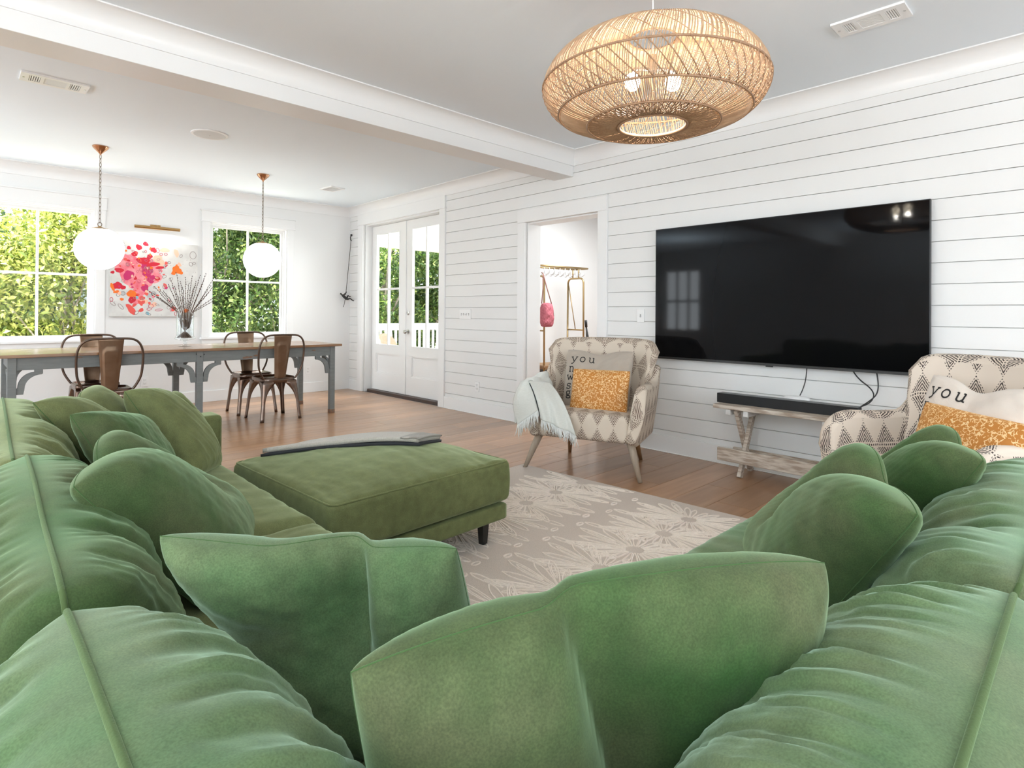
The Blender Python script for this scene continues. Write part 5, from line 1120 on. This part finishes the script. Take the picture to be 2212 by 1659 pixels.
sheet([(1.112, 2.938), (1.717, 2.470), (1.958, 2.602), (1.36, 2.988)], 0.029, 0.021, 'top_layer', graythrow, bl, 30, 2, 0.004)
sheet([(1.645, 2.525), (1.722, 2.462), (1.968, 2.600), (1.885, 2.665)], 0.0405, 0.007, 'edge_band', band_m, bl, 14, 3, 0.003)

# ------------------------------------------------------------------ rattan pendant lamp
LC = (2.172, 1.386, H)
lamp = thing('rattan_pendant', 'large woven rattan pendant lamp hanging over the rug', 'pendant lamp', LC)
m = MB(); m.lathe([(0.06, 0), (0.06, -0.02), (0.012, -0.035), (0.0, -0.036)], 24); m.build('canopy', wplastic, lamp, auto=40)
MB().tube([(0, 0, -0.03), (0, 0, -0.52)], 0.0032, 6).build('cord', wplastic, lamp)
ZT = -0.392      # top of the shade below the ceiling
prof = [(0.10, 0.004), (0.20, -0.004), (0.30, -0.022), (0.385, -0.065), (0.447, -0.125), (0.478, -0.190), (0.470, -0.245), (0.435, -0.298), (0.375, -0.338), (0.280, -0.368), (0.205, -0.376), (0.142, -0.372)]
pr = np.array(prof); L_ = np.r_[0, np.cumsum(np.linalg.norm(np.diff(pr, axis=0), axis=1))]; L_ /= L_[-1]
tt = np.linspace(0, 1, 60); 
def crv(t):
    return np.interp(t, L_, pr[:, 0]), np.interp(t, L_, pr[:, 1])
# smoothed profile
_r = np.interp(tt, L_, pr[:, 0]); _z = np.interp(tt, L_, pr[:, 1])
for _ in range(6):
    _r[1:-1] = (_r[:-2] + 2 * _r[1:-1] + _r[2:]) / 4; _z[1:-1] = (_z[:-2] + 2 * _z[1:-1] + _z[2:]) / 4
def prof_at(t): return float(np.interp(t, tt, _r)), float(np.interp(t, tt, _z)) + ZT
RT = (0.0, 0.20, 0.40, 0.60, 0.80, 1.0)
r_ = random.Random(3)
def strand(mb, a0, slant, t0, t1, r, off, n=20):
    pts = []; ph = r_.uniform(0, 6); wv = r_.uniform(.002, .006)
    for k in range(n):
        t = t0 + (t1 - t0) * k / (n - 1); q, z = prof_at(t); a = a0 + slant * (t - t0) / (t1 - t0) + wv * math.sin(t * 9 + ph)
        pts.append(((q + off) * math.cos(a), (q + off) * math.sin(a), z))
    mb.tube(pts, r, 4)
def t_of(zp): return float(np.interp(-zp, np.maximum.accumulate(-_z), tt))
TU, TLo, T3 = t_of(-0.205), t_of(-0.318), t_of(-0.366)
mb = MB(); N = 300
for i in range(N):
    a = 2 * PI * i / N + r_.uniform(-.008, .008)
    strand(mb, a, -0.22, 0.0, TU, 0.0024, 0.0, 12); strand(mb, a - 0.22, -0.05, TU, TLo, 0.0024, 0.0, 6); strand(mb, a - 0.27, 0.03, TLo, 1.0, 0.0021, 0.0, 9)
mb.build('woven_strands', rattan, lamp, smooth=True, recalc=False)['kind'] = 'stuff'
mb = MB()
for i in range(60):
    a = 2 * PI * i / 60
    strand(mb, a, 0.26, TU, TLo, 0.0023, 0.005, 12); strand(mb, a, 0.34, T3, 1.0, 0.0018, 0.003, 8); strand(mb, a + .03, -0.34, T3, 1.0, 0.0018, 0.003, 8)
for i in range(26): strand(mb, 2 * PI * i / 26, 0.9, 0.04, TU, 0.0018, -0.006, 14)
mb.build('cross_strands', rattan_rim, lamp, smooth=True, recalc=False)['kind'] = 'stuff'
for t, rr_ in ((0.0, .006), (TU, .0048), (TLo, .0052), (T3, .0050), (1.0, .0070)):
    q, z = prof_at(t); MB().tube([((q + .002) * math.cos(a), (q + .002) * math.sin(a), z) for a in [2 * PI * k / 72 for k in range(72)]], rr_, 7, closed=True).build('rim_ring', rattan_rim, lamp, smooth=True)
MB().tube([(0, 0, -0.46), (0, 0, -0.53)], 0.02, 12).build('socket_hub', nickel, lamp)
for k in range(2):
    a = -TH + PI * k; x, y = 0.088 * math.cos(a), 0.088 * math.sin(a); ZB = -0.520
    MB().tube([(0.012 * math.cos(a), 0.012 * math.sin(a), ZB), (x * .55, y * .55, ZB), (x * .9, y * .9, ZB), (x, y, ZB - .02)], 0.009, 8).build('lamp_arm', nickel, lamp, smooth=True)
    m = MB(); m.sphere((x, y, ZB - 0.055), 0.034, 16, 10, (1, 1, 1.15)); m.build('bulb', bulb_m, lamp, smooth=True)
    l = light('rattan_bulb', 'POINT', (LC[0] + x, LC[1] + y, LC[2] + ZB - 0.115), 11, (1, 0.95, 0.86)); l.data.shadow_soft_size = 0.02

# ------------------------------------------------------------------ armchairs
def armchair(label, loc, rz, fab, legm):
    o = thing('armchair', label, 'armchair', loc, rz, 'printed wing armchairs facing the sofa')
    def solid(rows, name, uvrows, th):
        pass
    def slab(front, back, name, uscale):
        """closed shell from a front grid and a back grid (same shape) with rounded rim; UVs in metres"""
        Fg = np.array(front); Bg = np.array(back); a, b = Fg.shape[:2]; mbx = MB(); UV = []
        du = np.zeros((a, b)); du[1:] = np.cumsum(np.linalg.norm(np.diff(Fg, axis=0), axis=2), 0)
        dv = np.zeros((a, b)); dv[:, 1:] = np.cumsum(np.linalg.norm(np.diff(Fg, axis=1), axis=2), 1)
        du = np.repeat(du.mean(1, keepdims=True), b, 1); dv = np.repeat(dv.mean(0, keepdims=True), a, 0)
        mbx.grid(Fg); UV += np.stack([du, dv], -1).reshape(-1, 2).tolist()
        mbx.grid(Bg[::-1]); UV += np.stack([du, dv + 0.03], -1)[::-1].reshape(-1, 2).tolist()
        # rim
        idx = [(i, 0) for i in range(a)] + [(a - 1, j) for j in range(1, b)] + [(i, b - 1) for i in range(a - 2, -1, -1)] + [(0, j) for j in range(b - 2, 0, -1)]
        rim = []; acc = 0; prev = None
        for i, j in idx:
            f_, k_ = Fg[i, j], Bg[i, j]; out = None
            ci, cj = (a - 1) / 2, (b - 1) / 2
            inn = Fg[min(max(i + (1 if i == 0 else -1 if i == a - 1 else 0), 0), a - 1), min(max(j + (1 if j == 0 else -1 if j == b - 1 else 0), 0), b - 1)]
            ov = f_ - inn; ov = ov / (np.linalg.norm(ov) + 1e-9); t_ = np.linalg.norm(k_ - f_) / 2
            row = []
            for s_ in range(7):
                an = PI * s_ / 6; row.append((f_ + k_) / 2 + (f_ - k_) / 2 * math.cos(an) + ov * t_ * math.sin(an) * 0.8)
            rim.append(row)
            if prev is not None: acc += np.linalg.norm(f_ - prev)
            prev = f_
        rim.append(rim[0]); mbx.grid(rim); UV += [(0.02 + 0.02 * s_, acc * k / len(idx)) for k in range(len(rim)) for s_ in range(7)]
        return mbx.build(name, fab, o, smooth=True, uv=UV, recalc=True)
    # wing back: wide curved panel that narrows to the arms
    fr, bk = [], []
    for i in range(33):
        u = -1 + 2 * i / 32; f_, k_ = [], []
        for j in range(21):
            t = j / 20; z = 0.30 + (0.915 - 0.30) * t; hw = 0.335 + 0.055 * t ** 1.2 + 0.02 * smooth(0.6, 1.0, np.array(t)); zz = z + 0.018 * t - 0.055 * t ** 3 * (1 - math.sqrt(max(0, 1 - max(0, (abs(u) - 0.80) / 0.20) ** 2)))
            yc = 0.56 + 0.085 * t; wrap = (0.17 - 0.05 * t) * abs(u) ** 2.6
            x = u * hw; f_.append((x, yc - wrap, zz)); k_.append((x * 1.10, yc - wrap + 0.105 * (1 - 0.45 * abs(u) ** 4) , zz))
        fr.append(f_); bk.append(k_)
    slab(fr, bk, 'backrest', 1)
    # arms: rounded slabs sweeping from the back to a rounded front
    for s in (-1, 1):
        inn, out = [], []
        for i in range(31):
            t = 1 - (1 - i / 30) ** 1.5; y = 0.60 - 0.58 * t; a_, b_ = [], []
            top = 0.640 - 0.03 * math.sin(PI * t) * 0.6 - 0.15 * (1 - math.sqrt(max(0, 1 - max(0, (t - 0.72) / 0.28) ** 2))) + 0.10 * smooth(0.25, 0.0, np.array(t))
            bot = 0.25 + 0.03 * smooth(0.85, 1.0, np.array(t))
            for j in range(13):
                q = j / 12; z = bot + (top - bot) * q; fl = 0.058 * q ** 1.3
                a_.append((s * (0.330 + fl * 0.75), y, z)); b_.append((s * (0.405 + fl + 0.012 * math.sin(PI * q)), y, z))
            inn.append(a_); out.append(b_)
        if s < 0: inn, out = inn, out
        slab(inn, out, 'arm', 1)
    # seat block with bowed front
    mbs = rbox(0.70, 0.585, 0.195, 0.035, 0.022, 24, 3, 0.0, 0, 'x', 0.0); V = np.array(mbs.v)
    uv = np.stack([V[:, 0] + 0.0525, np.where(V[:, 1] < -0.27, V[:, 2], 0.195 + (V[:, 1] + 0.29)) + 0.006], -1)
    mbs.build('seat', fab, o, smooth=True, loc=(0, 0.315, 0.248), uv=uv)
    for sx, sy, bx, by in ((-1, 1, .436, 0.0), (1, 1, .436, 0.0), (-1, -1, .30, 0.655), (1, -1, .30, 0.655)):
        tx = sx * (0.345 if sy > 0 else 0.26); ty = 0.085 if sy > 0 else 0.555
        MB().tube([(tx, ty, 0.262), (tx * .6 + sx * bx * .4, ty * .6 + by * .4, 0.16), (sx * bx, by, 0.0)], [0.030, 0.025, 0.014], 12).build('leg', legm if sy > 0 else tanleg, o, smooth=True)
    return o
A1 = (3.2685, 2.6745, 0.0); R1 = math.radians(-68.5); A2 = (3.10, 0.75, 0.0); R2 = math.radians(-127)
armchair('cream armchair with brown nested-triangle print standing left of the bench', A1, R1, fabric_a, grayleg)
armchair('cream armchair with black triangle print at the right edge, behind the sofa pillows', A2, R2, fabric_b, grayleg)

# lettering built from strokes with slab serifs
def stroke_letter(ch):
    a = lambda cx, cy, rx, ry, d0, d1, n=12: [(cx + rx * math.cos(math.radians(d0 + (d1 - d0) * k / n)), cy + ry * math.sin(math.radians(d0 + (d1 - d0) * k / n))) for k in range(n + 1)]
    L = {
        'y': [[(0.05, .62), (.36, .02)], [(.68, .62), (.30, -.10), (.12, -.24), (0.0, -.20)], [(-.06, .62), (.20, .62)], [(.54, .62), (.80, .62)]],
        'o': [a(.35, .31, .30, .31, 0, 360, 20)],
        'u': [[(.0, .62), (.13, .62), (.13, .2)] + a(.33, .19, .20, .19, 180, 300, 8) + [(.56, .18)], [(.42, .62), (.56, .62), (.56, .02), (.70, .02)]],
        'n': [[(-.02, .62), (.13, .62), (.13, 0)], [(.13, .40)] + a(.33, .40, .20, .21, 150, 0, 8) + [(.53, 0)], [(0, .0), (.26, 0)], [(.42, 0), (.66, 0)]],
        'w': [[(0.0, .62), (.22, .02), (.40, .55), (.58, .02), (.80, .62)], [(-.08, .62), (.14, .62)], [(.66, .62), (.90, .62)]],
        's': [a(.30, .46, .22, .16, 20, 250, 12) + a(.30, .16, .24, .16, 80, -160, 12), [(.52, .62), (.52, .46)], [(.06, .16), (.06, 0)]],
        'g': [a(.30, .42, .22, .19, 0, 360, 18), [(.14, .26), (.10, .16), (.22, .10), (.46, .08)], a(.32, -.06, .26, .14, 70, 430, 18), [(.46, .58), (.62, .64)]],
        'r': [[(-.02, .62), (.15, .62), (.15, 0)], [(.15, .38), (.30, .58), (.48, .62), (.54, .54)], [(0, 0), (.32, 0)]],
        'a': [a(.28, .18, .22, .18, 0, 360, 16), [(.50, 0), (.50, .42)] + a(.28, .43, .22, .19, 0, 150, 8), [(.50, .0), (.64, .0)]]}
    return L[ch]
def letter_mesh(ch, pos, size, surf, lift=0.0022, w=0.115):
    mbl = MB()
    for pts in stroke_letter(ch):
        P = [Vector((pos[0] + x * size, pos[1] + y * size)) for x, y in pts]; n = len(P); vs = []
        fine = [P[0]]
        for q0, q1 in zip(P, P[1:]):
            for k in range(1, 5): fine.append(q0.lerp(q1, k / 4))
        P = fine; n = len(P); hw = w * size * 0.5
        for i in range(n):
            t = (P[min(i + 1, n - 1)] - P[max(i - 1, 0)]); t = t.normalized() if t.length else Vector((1, 0)); nn = Vector((-t.y, t.x)) * hw
            for q in (P[i] + nn, P[i] - nn): vs.append(surf(q.x, q.y, lift))
        mbl.add(vs, [(2 * i, 2 * i + 1, 2 * i + 3, 2 * i + 2) for i in range(n - 1)])
    return mbl
def local(loc, rz, p):
    c, s = math.cos(rz), math.sin(rz); return np.array((loc[0] + c * p[0] - s * p[1], loc[1] + s * p[0] + c * p[1], loc[2] + p[2]))
def chair_pillows(loc, rz, lin, dx, labA, labB, dip, tilt):
    G = lambda *p: local(loc, rz, p)
    # big lettered pillow against the back
    TLp, TRp, BLp, BRp = G(-.245 + dx, .42, .885), G(.300 + dx, .42, .885 - tilt), G(-.235 + dx, .26, .445), G(.295 + dx, .26, .445)
    o = pillow('lettered_pillow', TLp, TRp, BLp, BRp, 0.13, lin, None, nu=60, nv=60, bow=0.03, p=2.6, q=0.5, seed=int(dx * 100) + 61, wr=0.005, chop=(0.0, 0.35, 0.35, dip, 0.6, 0.0, 0.35), rc=0.03)
    tag(o, labA, 'pillow', 'lettered pillows on the armchairs')
    # text follows the bulging front: cast onto the evaluated mesh along the pillow normal
    dg = bpy.context.evaluated_depsgraph_get(); dg.update()
    eu = (TRp - TLp); ev = (TLp - BLp); wU, hV = np.linalg.norm(eu), np.linalg.norm(ev); eu /= wU; ev /= hV; nn = np.cross(eu, ev); 
    if np.dot(nn, np.array(CAM) - TLp) < 0: nn = -nn
    cen = (TLp + TRp + BLp + BRp) / 4
    from mathutils.bvhtree import BVHTree
    bv = BVHTree.FromPolygons([v.co.copy() for v in o.data.vertices], [tuple(p.vertices) for p in o.data.polygons])
    def surf(x, y, lift):
        q = TLp + eu * x - ev * (-y) * 1.0 - cen; s_ = Vector(q + nn * 0.3); hit = bv.ray_cast(s_, Vector(-nn))
        h = hit[0] if hit[0] is not None else Vector(q)
        return tuple(h + Vector(nn) * lift)
    sz = 0.066; rows = [('y', 0.058, -.135), ('o', 0.128, -.137), ('u', 0.200, -.140), ('n', 0.045, -.215), ('w', 0.035, -.285), ('s', 0.035, -.352), ('g', 0.035, -.412), ('a', 0.04, -.47)]
    for chh, x, y in rows:
        if y < -hV + 0.03: continue
        letter_mesh(chh, (x, y + 0.02), sz, surf).build('printed_letter', ink, o, recalc=False)
    # spotted lumbar pillow in front
    o2 = pillow('spotted_pillow', G(-.155 + dx, .295, .745 + .2 * dx), G(.300 + 1.9 * dx, .295, .745 + .2 * dx - tilt), G(-.150 + dx, .185, .430), G(.300 + 1.9 * dx, .185, .430), 0.13, spot, None, nu=50, nv=50, bow=0.035, p=2.6, q=0.5, seed=71, wr=0.003, rc=0.03)
    tag(o2, labB, 'pillow', 'orange spotted pillows on the armchairs')
    P = []
chair_pillows(A1, R1, linen, 0.0, 'taupe linen pillow printed with black lowercase letters on the brown-print armchair', 'small orange velvet pillow with cream spots on the brown-print armchair', 0.035, 0.0)
chair_pillows(A2, R2, linen_pale, 0.085, 'pale linen pillow printed with black letters on the black-print armchair at right', 'orange velvet pillow with cream spots on the black-print armchair at right', 0.05, 0.02)

# pale throw over the left arm of the first armchair
th = thing('fringed_throw', 'pale grey-green fringed throw draped over the arm of the left armchair', 'throw blanket', A1, R1)
def drape(name, pathfn, w0, w1, n=26, m_=20, fold=0.010, seed=0):
    """pathfn(t, s): point for t along the drape, s across in [0,1]"""
    P = [[pathfn(i / (n - 1), j / (m_ - 1)) for j in range(m_)] for i in range(n)]
    ob = MB().grid(P).build(name, throw_m, th, smooth=True, recalc=False); md = ob.modifiers.new('t', 'SOLIDIFY'); md.thickness = 0.010; md.offset = 0; return P
def fringe(edge, dirn, ln, seed):
    r_ = random.Random(seed); mbf = MB()
    for k in range(len(edge) * 3):
        f_ = k / (len(edge) * 3 - 1) * (len(edge) - 1); i = min(int(f_), len(edge) - 2); p = Vector(edge[i]).lerp(Vector(edge[i + 1]), f_ - i)
        d = Vector(dirn) + Vector((r_.uniform(-.25, .25), r_.uniform(-.15, .1), r_.uniform(-.1, .1))); l = ln * r_.uniform(.75, 1.15)
        mbf.tube([p, p + d * l * .5 + Vector((r_.uniform(-.006, .006), r_.uniform(-.006, .006), 0)), p + d * l + Vector((r_.uniform(-.01, .01), 0, 0))], [.0026, .0030, .0014], 5)
    mbf.build('fringe', fringe_m, th, smooth=True, recalc=False)['kind'] = 'stuff'
# panel over the arm: from inside the seat, up over the arm top, down the outside and forward
def panel_a(t, s):
    # s: front (0) -> back (1) along the arm; t: inside -> over -> outside
    y = 0.00 + 0.30 * s
    prof_ = [(-0.315, 0.50), (-0.335, 0.62), (-0.375, 0.672), (-0.440, 0.655), (-0.482, 0.56), (-0.492, 0.46), (-0.478, 0.345)]
    k = t * (len(prof_) - 1); i = min(int(k), len(prof_) - 2); f_ = k - i; x = prof_[i][0] * (1 - f_) + prof_[i + 1][0] * f_; z = prof_[i][1] * (1 - f_) + prof_[i + 1][1] * f_
    z += 0.012 * math.sin(s * 9) + (0.03 * s if t > .3 else 0); x -= 0.014 * math.sin(s * 11 + 1) * t
    if t > .45: y -= 0.10 * (t - .45) * (1 - s); z += 0.05 * max(0, t - .6) * s
    return (x, y, z)
PA = drape('outer_fold', panel_a, 0, 0)
def panel_front(t, s):
    # wraps the arm's front and falls
    top = Vector((-0.46 + 0.10 * s, -0.015 - 0.02 * math.sin(PI * s), 0.655 + 0.015 * math.sin(PI * s))); bot = Vector((-0.475 + 0.175 * s, -0.045 - 0.02 * s, 0.335 + 0.125 * s))
    p = top.lerp(bot, t); p.y -= 0.045 * math.sin(PI * min(1, t * 1.1)) * (0.7 + .3 * math.sin(s * 6)); p.x -= 0.035 * math.sin(PI * t) * (1 - s); return tuple(p)
PFr = drape('front_fold', panel_front, 0, 0)
fringe([PFr[-1][j] for j in range(20)], (0.0, -0.05, -1), 0.085, 3)
def panel_b(t, s):
    # second fold sweeping diagonally across the seat front to the lower right
    a0 = Vector((-0.385, -0.035, 0.668)); a1 = Vector((-0.300, 0.16, 0.640)); b0 = Vector((-0.285, -0.040, 0.395)); b1 = Vector((-0.010, -0.045, 0.300)); c1 = Vector((-0.09, 0.0, 0.455))
    top = a0.lerp(a1, s); bot = b0.lerp(b1, s); mid = (top + bot) / 2 + Vector((0.03, -0.03 + 0.02 * s, 0.05 * s + 0.03))
    p = top * (1 - t) ** 2 + mid * 2 * t * (1 - t) + bot * t ** 2
    p.y -= 0.012 * math.sin(s * 14) * t + 0.015; return tuple(p)
PB_ = drape('diagonal_fold', panel_b, 0, 0, 28, 26)
fringe([PB_[-1][j] for j in range(26)], (0.18, -0.05, -1), 0.075, 5)
m = MB(); m.tube([Vector(PB_[i][0]) + Vector((0, -0.007, 0)) for i in range(2, 26)], 0.0035, 6); m.build('dark_stripe', darkthrow, th, smooth=True)

# ------------------------------------------------------------------ hall tree in the mudroom
HX, HY, HR = 6.02, 5.36, math.radians(-7)
ht = thing('hall_tree', 'brass tube hall tree with hook rail and slatted bench in the room past the doorway', 'coat rack', (HX, HY, 0), HR)
hw = 0.36
def utube(x):
    pts = [(x, -0.17, 0.02), (x, -0.16, 1.60)] + [tuple(p) for p in arc((x, -0.09, 1.60), 0.07, PI, PI / 2, 6, (0, 1, 0), (0, 0, 1))] + [tuple(p) for p in arc((x, 0.09, 1.60), 0.07, PI / 2, 0, 6, (0, 1, 0), (0, 0, 1))] + [(x, 0.16, 1.60), (x, 0.17, 0.02)]
    MB().tube(pts, 0.013, 8).build('end_frame', gold, ht, smooth=True)
    MB().tube([(x, -0.17, 0.94), (x, 0.17, 0.94)], 0.010, 8).build('cross_bar', gold, ht, smooth=True)
    MB().tube([(x, 0.15, 1.60), (x, 0.0, 0.94)], 0.007, 6).build('diagonal_brace', gold, ht, smooth=True)
    for y in (-0.06, 0.06): MB().tube([(x, y, 1.665), (x, y, 1.80)], 0.010, 8).build('riser', gold, ht, smooth=True)
for x in (-hw, hw): utube(x)
for y in (-0.12, 0.12): MB().tube([(-hw - .12, y, 1.81), (hw + .12, y, 1.81)], 0.013, 8).build('hook_rail', gold, ht, smooth=True)
for x in (-hw - .12, hw + .12): MB().tube([(x, -.12, 1.81), (x, .12, 1.81)], 0.013, 8).build('rail_end', gold, ht, smooth=True)
hk = MB().tube([(0, 0, 0.10), (0, 0, 0.0)] + [(0, -0.028 + 0.028 * math.cos(a), 0.0 - 0.028 * math.sin(a)) for a in [PI * k / 8 for k in range(1, 9)]] + [(0, -0.056, 0.018)], 0.0042, 6).build('hook', nickel, ht, smooth=True)
first = True
for y in (-0.12, 0.12):
    for i in range(8):
        q = hk if first else hk.copy()
        if not first: C.objects.link(q); q.parent = ht
        first = False; q.location = (-hw + 0.03 + i * (2 * hw - .06) / 7, y, 1.72); q.rotation_euler = (0, 0, 0.7)
for i in range(5): MB().box((-hw - .03, -0.20 + i * 0.082, 0.455), (hw + .03, -0.125 + i * 0.082, 0.48)).build('bench_slat', benchwood, ht, bevel=0.003)
MB().box((-hw, -0.19, 0.425), (hw, 0.19, 0.455)).build('bench_frame', benchwood, ht)
MB().box((-hw, 0.16, 0.03), (hw, 0.18, 0.425)).build('back_panel', grey_panel, ht)
bx = tag(MB().box((-0.33, -0.17, 0.0), (0.02, 0.14, 0.27)).build('storage_box', boxwood, bevel=0.006), 'dark brown wooden box under the hall tree bench', 'box'); bx.location = (HX, HY, 0); bx.rotation_euler = (0, 0, HR)
bag = thing('pink_bag', 'pink woven shoulder bag hanging from the left end of the hall tree', 'bag', (HX, HY, 0), HR)
bp_ = pillow('body', (-.43, -.20, 1.31), (-.27, -.20, 1.31), (-.45, -.21, .99), (-.25, -.21, .99), .16, pinkbag, bag, nu=40, nv=40, bow=0.0, p=3, q=.5, seed=91, wr=.008, gather=.012, rc=.15)
for s in (-1, 1): MB().tube([(-.35 + s * .06, -.20 - .03 * s, 1.30), (-.37 + s * .035, -.19, 1.5), (-.39, -.17, 1.70), (-.39, -.14, 1.715)], .007, 6).build('strap', strap_m, bag, smooth=True)
MB().tube([(-.26, -.20, 1.26), (-.235, -.20, 1.2), (-.235, -.21, 1.13)], .008, 6).build('tassel_tie', strap_m, bag, smooth=True)
um = thing('black_umbrella', 'slim black umbrella leaning on the right frame of the hall tree', 'umbrella', (HX, HY, 0), HR)
MB().tube([(hw + .02, -0.19, 1.08), (hw + .03, -0.19, 0.98)], .018, 10).build('handle', blk, um, smooth=True)
MB().tube([(hw + .03, -0.19, 0.98), (hw + .06, -0.19, 0.8), (hw + .10, -0.19, 0.02)], [.010, .024, .006], 10).build('canopy_roll', iron, um, smooth=True)
